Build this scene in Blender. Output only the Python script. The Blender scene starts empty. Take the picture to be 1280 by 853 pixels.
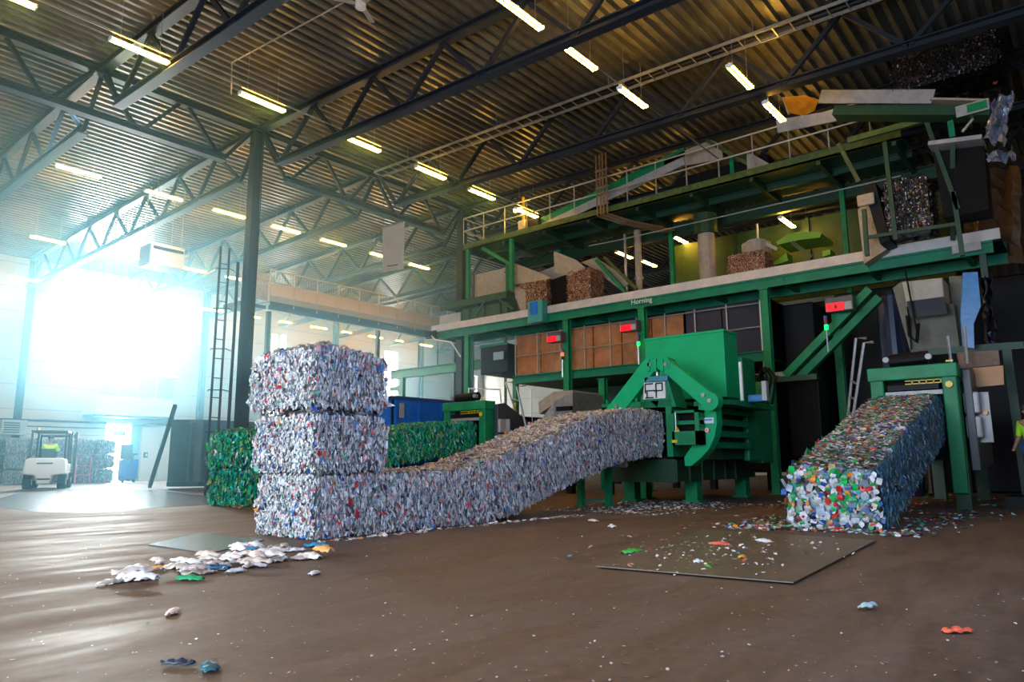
import bpy, math, random
import numpy as np
from mathutils import Vector, Matrix

random.seed(7)
scene = bpy.context.scene
COL = scene.collection
PI = math.pi
R = math.radians

# ------------------------------------------------------------------ camera and survey helper
CAM_F = 903.0
YAW, PITCH, ROLL = R(39.4), R(9.54), R(-0.304)
CAM = Vector((0.0, 0.0, 0.9))
fw = Vector((math.cos(YAW) * math.cos(PITCH), math.sin(YAW) * math.cos(PITCH), math.sin(PITCH)))
r0 = Vector((math.sin(YAW), -math.cos(YAW), 0))
u0 = r0.cross(fw)
rt = math.cos(ROLL) * r0 + math.sin(ROLL) * u0
up = -math.sin(ROLL) * r0 + math.cos(ROLL) * u0


def W(px, py, x=None, y=None, z=None):
    """survey: the world point seen along a sight line, on a known plane of the building"""
    d = fw * CAM_F + rt * (px - 640) - up * (py - 426.5)
    for i, v in enumerate((x, y, z)):
        if v is not None:
            return CAM + d * ((v - CAM[i]) / d[i])


# ------------------------------------------------------------------ materials
MATS = {}


def nodes_of(m):
    m.use_nodes = True
    nt = m.node_tree
    return nt, nt.nodes, nt.links, nt.nodes['Principled BSDF']


def mat(name, col, rough=0.5, metal=0.0, noise=0.0, scale=6.0, dirt=None, bump=0.0, emis=None, estr=0.0, spec=None, alpha=None):
    if name in MATS:
        return MATS[name]
    m = bpy.data.materials.new(name)
    nt, N, L, B = nodes_of(m)
    B.inputs['Base Color'].default_value = (*col, 1)
    B.inputs['Roughness'].default_value = rough
    B.inputs['Metallic'].default_value = metal
    if spec is not None:
        B.inputs['Specular IOR Level'].default_value = spec
    if emis:
        B.inputs['Emission Color'].default_value = (*emis, 1)
        B.inputs['Emission Strength'].default_value = estr
    if noise > 0 or bump > 0:
        tc = N.new('ShaderNodeTexCoord')
        nz = N.new('ShaderNodeTexNoise')
        nz.inputs['Scale'].default_value = scale
        nz.inputs['Detail'].default_value = 5
        nz.inputs['Roughness'].default_value = 0.65
        L.new(tc.outputs['Object'], nz.inputs['Vector'])
        if noise > 0:
            rp = N.new('ShaderNodeValToRGB')
            rp.color_ramp.elements[0].position = 0.35
            rp.color_ramp.elements[1].position = 0.7
            d = dirt if dirt else tuple(c * (1 - noise) for c in col)
            rp.color_ramp.elements[0].color = (*d, 1)
            rp.color_ramp.elements[1].color = (*col, 1)
            L.new(nz.outputs['Fac'], rp.inputs['Fac'])
            L.new(rp.outputs['Color'], B.inputs['Base Color'])
        if bump > 0:
            bp = N.new('ShaderNodeBump')
            bp.inputs['Strength'].default_value = bump
            bp.inputs['Distance'].default_value = 0.02
            L.new(nz.outputs['Fac'], bp.inputs['Height'])
            L.new(bp.outputs['Normal'], B.inputs['Normal'])
    MATS[name] = m
    return m


def attr_mat(name, rough=0.3, spec=0.5, sheen=0.0, metal=0.0, trans=0.0):
    m = bpy.data.materials.new(name)
    nt, N, L, B = nodes_of(m)
    a = N.new('ShaderNodeAttribute')
    a.attribute_name = 'Col'
    L.new(a.outputs['Color'], B.inputs['Base Color'])
    B.inputs['Roughness'].default_value = rough
    B.inputs['Specular IOR Level'].default_value = spec
    B.inputs['Metallic'].default_value = metal
    if trans > 0:
        tr = N.new('ShaderNodeBsdfTranslucent')
        L.new(a.outputs['Color'], tr.inputs['Color'])
        mx = N.new('ShaderNodeMixShader'); mx.inputs[0].default_value = trans
        L.new(B.outputs[0], mx.inputs[1]); L.new(tr.outputs[0], mx.inputs[2])
        L.new(mx.outputs[0], N['Material Output'].inputs['Surface'])
    MATS[name] = m
    return m


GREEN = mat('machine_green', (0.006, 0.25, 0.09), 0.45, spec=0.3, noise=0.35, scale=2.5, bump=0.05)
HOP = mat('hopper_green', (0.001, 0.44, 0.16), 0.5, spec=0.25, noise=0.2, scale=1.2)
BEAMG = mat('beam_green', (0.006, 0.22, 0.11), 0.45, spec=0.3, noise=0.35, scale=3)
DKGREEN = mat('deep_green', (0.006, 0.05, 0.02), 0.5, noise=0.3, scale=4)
OLIVE = mat('dusty_green', (0.085, 0.13, 0.018), 0.6, noise=0.4, scale=7, dirt=(0.03, 0.06, 0.01))
STEEL = mat('truss_steel', (0.013, 0.018, 0.026), 0.5, spec=0.3, noise=0.25, scale=3)
GALV = mat('galvanised', (0.42, 0.42, 0.42), 0.35, 0.7, noise=0.3, scale=9)
RAIL = mat('rail_steel', (0.46, 0.42, 0.36), 0.4, 0.5)
PLATE = mat('grey_plate', (0.42, 0.41, 0.40), 0.5, 0.2, noise=0.3, scale=5)
BEIGE = mat('beige_plate', (0.42, 0.35, 0.27), 0.55, noise=0.3, scale=6)
WOOD = mat('plywood', (0.52, 0.19, 0.06), 0.6, noise=0.45, scale=3.0, bump=0.1)
DARK = mat('dark_paint', (0.004, 0.0045, 0.006), 0.5, spec=0.2, noise=0.3, scale=4)
BLACK = mat('rubber_black', (0.005, 0.005, 0.006), 0.7, spec=0.15)
WHITE = mat('white_paint', (0.75, 0.75, 0.72), 0.4, noise=0.1)
BLUE = mat('blue_paint', (0.003, 0.13, 0.62), 0.4, spec=0.3, noise=0.3, scale=2)
TEALDK = mat('container_paint', (0.045, 0.085, 0.10), 0.5, noise=0.35, scale=2)
YELLOW = mat('yellow_paint', (0.8, 0.55, 0.01), 0.4)
ORANGE = mat('orange_sheet', (0.75, 0.36, 0.02), 0.6, noise=0.4, scale=3)
RED = mat('red_plastic', (0.7, 0.03, 0.02), 0.4)
REDSCR = mat('red_screen', (0.6, 0.0, 0.0), 0.4, emis=(1.0, 0.0, 0.006), estr=0.9)
GREENLED = mat('green_lamp', (0.0, 0.5, 0.1), 0.4, emis=(0.0, 1.0, 0.10), estr=1.6)
REDLED = mat('red_lamp', (0.5, 0.02, 0.0), 0.4, emis=(1.0, 0.08, 0.02), estr=1.2)
TUBE = mat('tube_light', (1, 1, 1), 0.4, emis=(1.0, 0.50, 0.055), estr=40)
PANELW = mat('wall_panel_paint', (0.66, 0.63, 0.55), 0.55, noise=0.08, scale=0.6)
SILVER = mat('plastic_wrap', (0.42, 0.45, 0.55), 0.15, 0.55, noise=0.4, scale=3, bump=0.6)
GLASS = mat('booth_glass', (0.32, 0.45, 0.5), 0.08, 0.1)
SKIN = mat('skin', (0.45, 0.24, 0.16), 0.5)
HIVIS = mat('hi_vis', (0.50, 0.95, 0.03), 0.6)
DENIM = mat('denim', (0.02, 0.06, 0.16), 0.8)
INK = mat('black_ink', (0.01, 0.01, 0.01), 0.5)
CARD = mat('cardboard', (0.55, 0.30, 0.15), 0.7, noise=0.2, scale=3)
TARPB = mat('blue_film', (0.03, 0.22, 0.55), 0.3, noise=0.3, scale=4, bump=0.3)
WIRE = mat('baling_wire', (0.25, 0.25, 0.27), 0.4, 0.7)
FLAKE = attr_mat('crushed_plastic', 0.33, 0.45, trans=0.2)
LITTERM = attr_mat('litter_plastic', 0.45, 0.4)
DAY = mat('daylight', (1, 1, 1), 0.5, emis=(0.80, 0.93, 1.0), estr=9)


# ------------------------------------------------------------------ mesh builder
def origin_of(o):
    v = Vector((0, 0, 0))
    while o is not None:
        v += o.location
        o = o.parent
    return v


def tag(o, label=None, cat=None, group=None, kind=None):
    if label: o['label'] = label
    if cat: o['category'] = cat
    if group: o['group'] = group
    if kind: o['kind'] = kind
    return o


def empty(name, loc, label, cat, group=None, kind=None):
    o = bpy.data.objects.new(name, None)
    o.empty_display_size = 0.2
    COL.objects.link(o)
    o.location = Vector(loc)
    return tag(o, label, cat, group, kind)


class MB:
    def __init__(s):
        s.v = []
        s.f = []

    def add(s, vs, fs):
        n = len(s.v)
        s.v += [tuple(p) for p in vs]
        s.f += [tuple(i + n for i in f) for f in fs]
        return s

    def box(s, x0, x1, y0, y1, z0, z1):
        vs = [(x, y, z) for z in (z0, z1) for y in (y0, y1) for x in (x0, x1)]
        return s.add(vs, [(0, 2, 3, 1), (4, 5, 7, 6), (0, 1, 5, 4), (2, 6, 7, 3), (0, 4, 6, 2), (1, 3, 7, 5)])

    def bar(s, p, q, w, h, upv=(0, 0, 1)):
        p, q = Vector(p), Vector(q)
        d = (q - p).normalized()
        u = Vector(upv)
        if abs(d.dot(u)) > 0.98: u = Vector((1, 0, 0))
        a = d.cross(u).normalized() * (w / 2)
        b = a.cross(d).normalized() * (h / 2)
        vs = [p - a - b, p + a - b, p + a + b, p - a + b, q - a - b, q + a - b, q + a + b, q - a + b]
        return s.add(vs, [(3, 2, 1, 0), (4, 5, 6, 7), (0, 1, 5, 4), (1, 2, 6, 5), (2, 3, 7, 6), (3, 0, 4, 7)])

    def ibeam(s, p, q, w, h, t=0.03):
        """I section: two flanges and a web"""
        p, q = Vector(p), Vector(q)
        o = Vector((0, 0, h / 2 - t / 2))
        s.bar(p + o, q + o, w, t); s.bar(p - o, q - o, w, t); s.bar(p, q, t * 0.6, h - 2 * t)
        return s

    def tube(s, pts, r, n=8, cap=True, radii=None):
        pts = [Vector(p) for p in pts]
        rings = []
        pu = None
        for i, p in enumerate(pts):
            d = (pts[min(i + 1, len(pts) - 1)] - pts[max(i - 1, 0)]).normalized()
            u = pu if pu is not None else (Vector((0, 0, 1)) if abs(d.z) < 0.9 else Vector((1, 0, 0)))
            a = d.cross(u).normalized()
            b = a.cross(d).normalized()
            pu = b
            rr = radii[i] if radii else r
            rings.append([p + (a * math.cos(2 * PI * k / n) + b * math.sin(2 * PI * k / n)) * rr for k in range(n)])
        vs = [v for rg in rings for v in rg]
        fs = []
        for i in range(len(pts) - 1):
            for k in range(n):
                fs.append((i * n + k, i * n + (k + 1) % n, (i + 1) * n + (k + 1) % n, (i + 1) * n + k))
        if cap:
            fs.append(tuple(range(n))[::-1])
            fs.append(tuple((len(pts) - 1) * n + k for k in range(n)))
        return s.add(vs, fs)

    def prism(s, poly, off):
        poly = [Vector(p) for p in poly]
        off = Vector(off)
        n = len(poly)
        vs = poly + [p + off for p in poly]
        fs = [tuple(range(n)), tuple(range(2 * n - 1, n - 1, -1))]
        for i in range(n):
            j = (i + 1) % n
            fs.append((i, i + n, j + n, j))
        return s.add(vs, fs)

    def disc(s, c, axis, r, t, n=20):
        c = Vector(c); a = Vector(axis).normalized() * t / 2
        return s.tube([c - a, c + a], r, n)

    def build(s, name, m, parent=None, bevel=0.0, smooth=False):
        me = bpy.data.meshes.new(name)
        v = np.array(s.v, dtype=float)
        if parent is not None:
            loc = origin_of(parent)
        else:
            lo, hi = v.min(0), v.max(0)
            loc = Vector(((lo[0] + hi[0]) / 2, (lo[1] + hi[1]) / 2, lo[2]))
        v = v - np.array(loc)
        me.from_pydata(v.tolist(), [], s.f)
        me.materials.append(m)
        o = bpy.data.objects.new(name, me)
        COL.objects.link(o)
        if parent is not None:
            o.parent = parent
        else:
            o.location = loc
        if smooth:
            me.polygons.foreach_set('use_smooth', [True] * len(me.polygons))
        if bevel > 0:
            b = o.modifiers.new('b', 'BEVEL'); b.width = bevel; b.segments = 2; b.limit_method = 'ANGLE'
        # consistent normals
        import bmesh
        bm = bmesh.new(); bm.from_mesh(me)
        bmesh.ops.recalc_face_normals(bm, faces=bm.faces)
        bm.to_mesh(me); bm.free()
        return o


def text(name, body, loc, size, xdir, updir, m, parent, ext=0.004):
    cu = bpy.data.curves.new(name, 'FONT')
    cu.body = body
    cu.size = size
    cu.extrude = ext
    cu.align_x = 'CENTER'; cu.align_y = 'CENTER'
    cu.materials.append(m)
    tmp = bpy.data.objects.new(name + '_curve', cu)
    COL.objects.link(tmp)
    dg = bpy.context.evaluated_depsgraph_get()
    me = bpy.data.meshes.new_from_object(tmp.evaluated_get(dg))
    bpy.data.objects.remove(tmp)
    o = bpy.data.objects.new(name, me)
    COL.objects.link(o)
    x = Vector(xdir).normalized(); y = Vector(updir).normalized(); z = x.cross(y)
    M = Matrix((x, y, z)).transposed().to_4x4()
    o.parent = parent
    o.matrix_local = Matrix.Translation(Vector(loc) - origin_of(parent)) @ M
    return o


def copy_tree(o, parent=None):
    c = o.copy()
    COL.objects.link(c)
    if parent is not None: c.parent = parent
    for ch in o.children:
        copy_tree(ch, c)
    return c


ORD = ['first', 'second', 'third', 'fourth', 'fifth', 'sixth', 'seventh', 'eighth', 'ninth', 'tenth', 'eleventh', 'twelfth',
       'thirteenth', 'fourteenth', 'fifteenth', 'sixteenth']

# ------------------------------------------------------------------ room shell
RIDGE_Y, YN, YF, XL, XE = 20.0, -3.0, 41.0, -5.0, 46.0
ROOF = 11.62
SL = 0.024


def zroof(y): return ROOF - SL * abs(y - RIDGE_Y)


def floor_mat():
    m = bpy.data.materials.new('worn_concrete')
    nt, N, L, B = nodes_of(m)
    tc = N.new('ShaderNodeTexCoord')
    mp = N.new('ShaderNodeMapping'); mp.inputs['Rotation'].default_value = (0, 0, R(-35)); mp.inputs['Scale'].default_value = (0.35, 1.6, 1)
    L.new(tc.outputs['Object'], mp.inputs['Vector'])
    n1 = N.new('ShaderNodeTexNoise'); n1.inputs['Scale'].default_value = 1.6; n1.inputs['Detail'].default_value = 8; n1.inputs['Roughness'].default_value = 0.65
    L.new(mp.outputs['Vector'], n1.inputs['Vector'])
    n2 = N.new('ShaderNodeTexNoise'); n2.inputs['Scale'].default_value = 14; n2.inputs['Detail'].default_value = 6
    L.new(tc.outputs['Object'], n2.inputs['Vector'])
    n3 = N.new('ShaderNodeTexNoise'); n3.inputs['Scale'].default_value = 0.35; n3.inputs['Detail'].default_value = 3
    L.new(tc.outputs['Object'], n3.inputs['Vector'])
    rp = N.new('ShaderNodeValToRGB')
    rp.color_ramp.elements[0].position = 0.3; rp.color_ramp.elements[0].color = (0.055, 0.031, 0.0185, 1)
    rp.color_ramp.elements[1].position = 0.75; rp.color_ramp.elements[1].color = (0.165, 0.097, 0.057, 1)
    mx = N.new('ShaderNodeMix'); mx.data_type = 'FLOAT'; mx.inputs['Factor'].default_value = 0.35
    L.new(n1.outputs['Fac'], mx.inputs[2]); L.new(n2.outputs['Fac'], mx.inputs[3])
    L.new(mx.outputs[0], rp.inputs['Fac']); L.new(rp.outputs['Color'], B.inputs['Base Color'])
    rr = N.new('ShaderNodeMapRange'); rr.inputs['From Min'].default_value = 0.35; rr.inputs['From Max'].default_value = 0.65
    rr.inputs['To Min'].default_value = 0.50; rr.inputs['To Max'].default_value = 0.75
    L.new(n1.outputs['Fac'], rr.inputs['Value']); L.new(rr.outputs['Result'], B.inputs['Roughness'])
    bp = N.new('ShaderNodeBump'); bp.inputs['Strength'].default_value = 0.12; bp.inputs['Distance'].default_value = 0.01
    L.new(mx.outputs[0], bp.inputs['Height']); L.new(bp.outputs['Normal'], B.inputs['Normal'])
    return m


tag(MB().box(XL, XE, YN, YF, -0.2, 0).build('floor', floor_mat()), kind='structure')

# wet patch on the floor in front of the far wall
wm = mat('wet_floor', (0.06, 0.065, 0.07), 0.22, bump=1.0, scale=3.5, spec=0.8)
poly = [W(40, 640, z=0.004), W(110, 641, z=0.004), W(258, 631, z=0.004), W(300, 628, z=0.004), W(255, 620, z=0.004), W(200, 613, z=0.004), W(110, 611, z=0.004), W(20, 617, z=0.004), W(-20, 630, z=0.004)]
tag(MB().prism([(p.x, p.y, 0.001) for p in poly], (0, 0, 0.003)).build('wet_patch', wm),
    'shiny wet patch on the concrete floor in front of the forklift', 'puddle')

# corrugated ceiling, ribs run along X
cm = mat('ceiling_steel', (0.17, 0.17, 0.15), 0.33, 0.5, noise=0.3, scale=1.3, dirt=(0.085, 0.083, 0.07))
vs, fs = [], []
y = YN
k = 0
pitch = 0.31
prof = []
while y < YF:
    for dy, dz in ((0, 0), (0.10, 0), (0.14, 0.12), (0.27, 0.12)):
        yy = min(y + dy, YF)
        prof.append((yy, zroof(yy) + dz))
    y += pitch
prof.append((YF, zroof(YF)))
for (yy, zz) in prof:
    vs += [(XL, yy, zz), (XE, yy, zz)]
for i in range(len(prof) - 1):
    fs.append((2 * i, 2 * i + 2, 2 * i + 3, 2 * i + 1))
m_ = MB().add(vs, fs)
m_.box(XL, XE, YN, YF, ROOF + 0.2, ROOF + 0.4)
tag(m_.build('ceiling', cm), kind='structure')


def panel_mat():
    m = bpy.data.materials.new('sandwich_panel')
    nt, N, L, B = nodes_of(m)
    tc = N.new('ShaderNodeTexCoord')
    sp = N.new('ShaderNodeSeparateXYZ'); L.new(tc.outputs['Object'], sp.inputs['Vector'])
    md = N.new('ShaderNodeMath'); md.operation = 'PINGPONG'; md.inputs[1].default_value = 0.6
    L.new(sp.outputs['Z'], md.inputs[0])
    lt = N.new('ShaderNodeMath'); lt.operation = 'LESS_THAN'; lt.inputs[1].default_value = 0.02
    L.new(md.outputs[0], lt.inputs[0])
    mx = N.new('ShaderNodeMix'); mx.data_type = 'RGBA'
    mx.inputs[6].default_value = (0.50, 0.47, 0.41, 1); mx.inputs[7].default_value = (0.28, 0.27, 0.26, 1)
    L.new(lt.outputs[0], mx.inputs[0]); L.new(mx.outputs[2], B.inputs['Base Color'])
    B.inputs['Roughness'].default_value = 0.5
    return m


PANEL = panel_mat()
# far wall with openings: window strips (x0,x1,z0,z1) and a door
holes = [(16.05, 17.25, 0.0, 3.05), (25.55, 26.05, 1.6, 9.2), (26.2, 26.7, 1.6, 9.2), (35.0, 36.35, 1.6, 9.2), (44.2, 45.3, 1.6, 8.2),
         (14.2, 17.2, 6.9, 9.1)]


def wall_with_holes(name, holes, x0, x1, z0, z1, y0, y1):
    m = MB()
    xs = sorted(set([x0, x1] + [h[0] for h in holes] + [h[1] for h in holes]))
    for a, b in zip(xs[:-1], xs[1:]):
        cuts = sorted([(h[2], h[3]) for h in holes if h[0] <= a and h[1] >= b])
        z = z0
        for c0, c1 in cuts:
            if c0 > z: m.box(a, b, y0, y1, z, c0)
            z = max(z, c1)
        if z < z1: m.box(a, b, y0, y1, z, z1)
    return tag(m.build(name, PANEL), kind='structure')


wall_with_holes('wall_far', holes, XL, XE, 0, ROOF, YF, YF + 0.25)
dk = mat('brown_sheet', (0.07, 0.038, 0.018), 0.5, 0.3, noise=0.4, scale=2)
tag(MB().box(XE, XE + 0.25, YN, YF, 0, ROOF).build('wall_end', PANEL), kind='structure')
tag(MB().box(XL, XE, YN - 0.25, YN, 0, ROOF).build('wall_near', PANELW), kind='structure')
# wall behind the camera with an unseen gate opening added for the fill lamp
m = MB()
m.box(XL - 0.25, XL, YN, 2.0, 0, ROOF); m.box(XL - 0.25, XL, 11.0, YF, 0, ROOF); m.box(XL - 0.25, XL, 2.0, 11.0, 6.0, ROOF)
tag(m.build('wall_back', PANELW), kind='structure')

# window glazing / daylight outside
for i, (a, b, z0, z1) in enumerate(holes[1:]):
    w = MB()
    w.box(a, a + 0.05, YF + 0.02, YF + 0.12, z0, z1); w.box(b - 0.05, b, YF + 0.02, YF + 0.12, z0, z1)
    w.box(a, b, YF + 0.02, YF + 0.12, z0, z0 + 0.05); w.box(a, b, YF + 0.02, YF + 0.12, z1 - 0.05, z1)
    if b - a > 3:
        for q in (1, 2, 3): w.box(a + (b - a) * q / 4 - 0.03, a + (b - a) * q / 4 + 0.03, YF + 0.02, YF + 0.12, z0, z1)
    tag(w.build('window_%d' % (i + 1), PANELW), kind='structure')
day = MB().box(XL, XE, YF + 1.2, YF + 1.25, -0.1, ROOF)
tag(day.build('sky_backdrop', DAY), kind='structure')

# wainscot rails on the far wall and the wall columns
m = MB()
m.box(XL, 16.0, YF - 0.1, YF, 3.02, 3.12); m.box(17.3, XE, YF - 0.1, YF, 3.02, 3.12); m.box(XL, 16.0, YF - 0.1, YF, 2.75, 2.8)
tag(m.build('trim_1', STEEL), kind='structure')
tag(MB().box(XL, 16.0, YF - 0.06, YF, 0, 0.25).box(17.3, XE, YF - 0.06, YF, 0, 0.25).build('baseboard_far', mat('plinth', (0.3, 0.3, 0.3), 0.6)), kind='structure')

place = ['beside the stacked grey bales', 'behind the dark container', 'under the end of the walkway', 'behind the long conveyor', 'at the far corner']
for i, xx in enumerate((2.4, 11.9, 21.0, 30.4, 38.5)):
    e = empty('steel_column', (xx, 40.7, 0), 'slim blue-grey steel wall column on the far wall, %s from the left' % ORD[i], 'column')
    MB().bar((xx, 40.62, 0), (xx, 40.62, zroof(40.6) - 0.1), 0.26, 0.03, (0, 1, 0)).bar((xx, 40.94, 0), (xx, 40.94, zroof(40.6) - 0.1), 0.26, 0.03, (0, 1, 0)).bar((xx, 40.78, 0), (xx, 40.78, zroof(40.6) - 0.1), 0.03, 0.3, (0, 1, 0)).build('shaft', STEEL, e)
    MB().box(xx - 0.2, xx + 0.2, 40.5, 41.0, 0, 0.03).build('base_plate', STEEL, e)

for i, (xx, lab) in enumerate(((2.1, 'dark steel roof column at the first girder joint, out beside the glare'), (11.6, 'tall dark steel column rising from behind the green bales to the roof'), (21.1, 'dark steel column behind the left end of the green gantry'))):
    e = empty('steel_column', (xx, 20, 0), lab, 'column')
    c = MB()
    c.box(xx - 0.15, xx - 0.12, 19.84, 20.16, 0, 11.35); c.box(xx + 0.12, xx + 0.15, 19.84, 20.16, 0, 11.35); c.box(xx - 0.12, xx + 0.12, 19.98, 20.02, 0, 11.35)
    c.box(xx - 0.12, xx + 0.12, 19.86, 19.9, 0, 11.35)
    c.build('shaft', STEEL, e)
    MB().box(xx - 0.25, xx + 0.25, 19.75, 20.25, 0, 0.03).build('base_plate', STEEL, e)
    MB().box(xx - 0.22, xx + 0.22, 19.8, 20.2, 11.35, 11.4).build('cap_plate', STEEL, e)

# ------------------------------------------------------------------ roof trusses
TX = (2.3, 7.0, 11.75, 16.5, 21.2, 25.9, 30.6, 35.3, 40.0)


def truss(x, near):
    sgn = -1 if near else 1
    ys = 20 + sgn * 1.12
    ye = YN + 0.2 if near else YF - 0.3
    i = TX.index(x)
    e = empty('roof_truss', (x, (20 + ye) / 2, zroof(10)), 'dark steel lattice truss, %s side of the ridge girder, %s from the left' % ('near' if near else 'far', ORD[i]), 'roof truss', 'lattice roof trusses')

    def zt(y): return zroof(y) - 0.10

    def zb(y): return 10.1 - SL * abs(y - 20)
    MB().ibeam((x, 20, zt(20)), (x, ye, zt(ye)), 0.26, 0.2).build('top_chord', STEEL, e)
    MB().ibeam((x, ys, zb(ys)), (x, ye, zb(ye)), 0.26, 0.2).build('bottom_chord', STEEL, e)
    d = MB()
    top = [20 + sgn * (2.78 + 2.7 * k) for k in range(7 if near else 7)]
    bot = [ys] + [20 + sgn * (4.05 + 2.7 * k) for k in range(7)]
    segs = [(20 + sgn * 0.1, ys, True)]
    for k in range(7):
        if (near and top[k] > ye + 0.3) or (not near and top[k] < ye - 0.3):
            segs.append((top[k], bot[k], True))
            if (near and bot[k + 1] > ye) or (not near and bot[k + 1] < ye):
                segs.append((top[k], bot[k + 1], True))
    for a, b, _ in segs:
        off = 0.08 if abs(b) < abs(a) else -0.08
        MB().bar((x, a + off, zt(a)), (x, b, zb(b)), 0.10, 0.10).build('diagonal', STEEL, e)
    return e


for x in TX:
    truss(x, True)
    truss(x, False)

for i, (xa, xb) in enumerate(((2.1, 11.6), (11.6, 21.1), (21.1, 30.6))):
    e = empty('roof_girder', ((xa + xb) / 2, 20, 11), 'dark lattice girder along the roof ridge, %s' % ('left of the tall column', 'from the tall column towards the gantry', 'above the gantry behind')[i], 'roof girder', 'ridge girders')
    MB().ibeam((xa, 20, 11.38), (xb, 20, 11.38), 0.26, 0.2).build('top_chord', STEEL, e)
    MB().ibeam((xa + 1.05, 20, 10.1), (xb - 1.05, 20, 10.1), 0.28, 0.2).build('bottom_chord', STEEL, e)
    L_ = xb - xa
    tops = [xa + 0.05, xa + 2.5, xa + 4.75, xa + 7.1, xb - 0.05]
    bots = [xa + 1.15, xa + 3.6, xa + 5.9, xb - 1.15]
    for k in range(4):
        MB().bar((tops[k] + 0.06, 20, 11.4), (bots[k] - 0.06, 20, 10.1), 0.1, 0.1).build('diagonal', STEEL, e)
        MB().bar((tops[k + 1] - 0.06, 20, 11.4), (bots[k] + 0.06, 20, 10.1), 0.1, 0.1).build('diagonal', STEEL, e)

# ------------------------------------------------------------------ ceiling lights
proto_light = None


def ceiling_light(x, y, z, label, group, drop=0.0):
    global proto_light
    if proto_light is None:
        e = empty('ceiling_light', (x, y, z), label, 'ceiling light', group)
        h = MB()
        h.prism([(x, y - 0.026, z - 0.01), (x, y - 0.022, z + 0.07), (x, y + 0.022, z + 0.07), (x, y + 0.026, z - 0.01)], (1.30, 0, 0))
        h.build('housing', WHITE, e)
        for s in (-1, 1):
            MB().tube([(x + 0.03, y + s * 0.055, z + 0.0), (x + 1.27, y + s * 0.055, z + 0.0)], 0.024, 8).build('tube', TUBE, e)
        MB().box(x, x + 0.03, y - 0.08, y + 0.08, z - 0.03, z + 0.05).build('end_cap', WHITE, e)
        MB().box(x + 1.27, x + 1.30, y - 0.08, y + 0.08, z - 0.03, z + 0.05).build('end_cap', WHITE, e)
        for q in (0.22, 1.08):
            MB().tube([(x + q, y, z + 0.1), (x + q, y, z + 1.15)], 0.006, 4).build('hanger', GALV, e)
        proto_light = e
        return e
    e = copy_tree(proto_light)
    e.location = (x, y, z)
    e['label'] = label; e['group'] = group
    return e


rows = [
    ('row nearest the camera side', 8.3, [3.1, 6.1, 9.0, W(628, 0, z=9.85).x, W(703, 58, z=9.85).x, W(773, 111, z=9.85).x]),
    ('row just before the ridge girder', 15.9, [2.9, 5.6, 8.66, 11.9, 14.65, 17.1, 19.6]),
    ('row just past the ridge girder', 24.35, [4.3, 7.4, 10.1, 12.5, 14.9, 17.2, 19.8, 22.1]),
    ('row before the far wall', 32.3, [9.17, 12.28, 15.36, 17.45, 20.0, 22.8]),
    ('row along the far wall', 39.4, [7.6, 10.5, 13.4, 15.9, 17.6, 20.0, 22.4, 25.0, 27.3, 29.8, 32.1, 34.6, 37.0]),
]
for rn, y, xs in rows:
    for i, x in enumerate(xs):
        if rn.startswith('row just before') and i == 1: pass
        ceiling_light(x, y, 10.15 - SL * abs(y - 20), 'lit twin-tube ceiling light, %s from the left in the %s' % (ORD[i], rn), 'ceiling lights')
for i, (px, py) in enumerate(((911, 82), (956, 128))):
    p = W(px, py, z=9.6)
    ceiling_light(p.x, p.y, 9.6, 'lit twin-tube ceiling light above the upper gantry, %s of the pair' % ('upper', 'lower')[i], 'ceiling lights')
for i, (px, py, X) in enumerate(((975, 272, 22.6), (1007, 297, 25.4), (838, 294, 23.0), (770, 315, 25.5), (802, 326, 27.5), (640, 258, 24.0))):
    p = W(px, py, x=X)
    ceiling_light(p.x, p.y, p.z, 'lit twin-tube lamp under the gantry, %s' % ('over the pale green guard', 'small one beside the green guard', 'left of the grey pipe', 'beside the chute frame', 'right of the green post', 'at the left end of the top rail')[i], 'gantry lamps')

# ------------------------------------------------------------------ bales
PAL_CLEAR = [((0.84, 0.84, 0.82), 30), ((0.68, 0.68, 0.69), 24), ((0.48, 0.48, 0.52), 15), ((0.93, 0.93, 0.91), 20), ((0.15, 0.16, 0.20), 5), ((0.14, 0.30, 0.55), 3.2), ((0.75, 0.05, 0.06), 2.4),
             ((0.03, 0.05, 0.28), 1.0), ((0.82, 0.45, 0.42), 2.6), ((0.12, 0.42, 0.30), 1.3), ((0.9, 0.3, 0.05), 0.7)]
PAL_ACC = [((0.95, 0.95, 0.93), 34), ((0.70, 0.74, 0.80), 16), ((0.10, 0.28, 0.62), 9), ((0.80, 0.04, 0.05), 9), ((0.85, 0.40, 0.42), 7), ((0.05, 0.06, 0.12), 10), ((0.10, 0.45, 0.35), 4), ((0.03, 0.08, 0.40), 4), ((0.9, 0.35, 0.08), 2)]
PAL_TOPLIT = [((0.95, 0.86, 0.78), 34), ((0.88, 0.74, 0.66), 22), ((0.60, 0.48, 0.42), 10), ((0.95, 0.93, 0.90), 18), ((0.8, 0.15, 0.10), 3), ((0.15, 0.45, 0.25), 2.5), ((0.2, 0.16, 0.15), 4)]  # clear-bale tops only: warm overhead light put into the flake colours
PAL_GREEN = [((0.01, 0.55, 0.30), 26), ((0.01, 0.38, 0.27), 20), ((0.005, 0.16, 0.12), 11), ((0.06, 0.62, 0.08), 10), ((0.36, 0.68, 0.60), 8), ((0.03, 0.62, 0.48), 14), ((0.80, 0.85, 0.83), 5),
             ((0.80, 0.22, 0.05), 2.2), ((0.02, 0.12, 0.45), 3), ((0.45, 0.6, 0.04), 2)]
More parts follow.
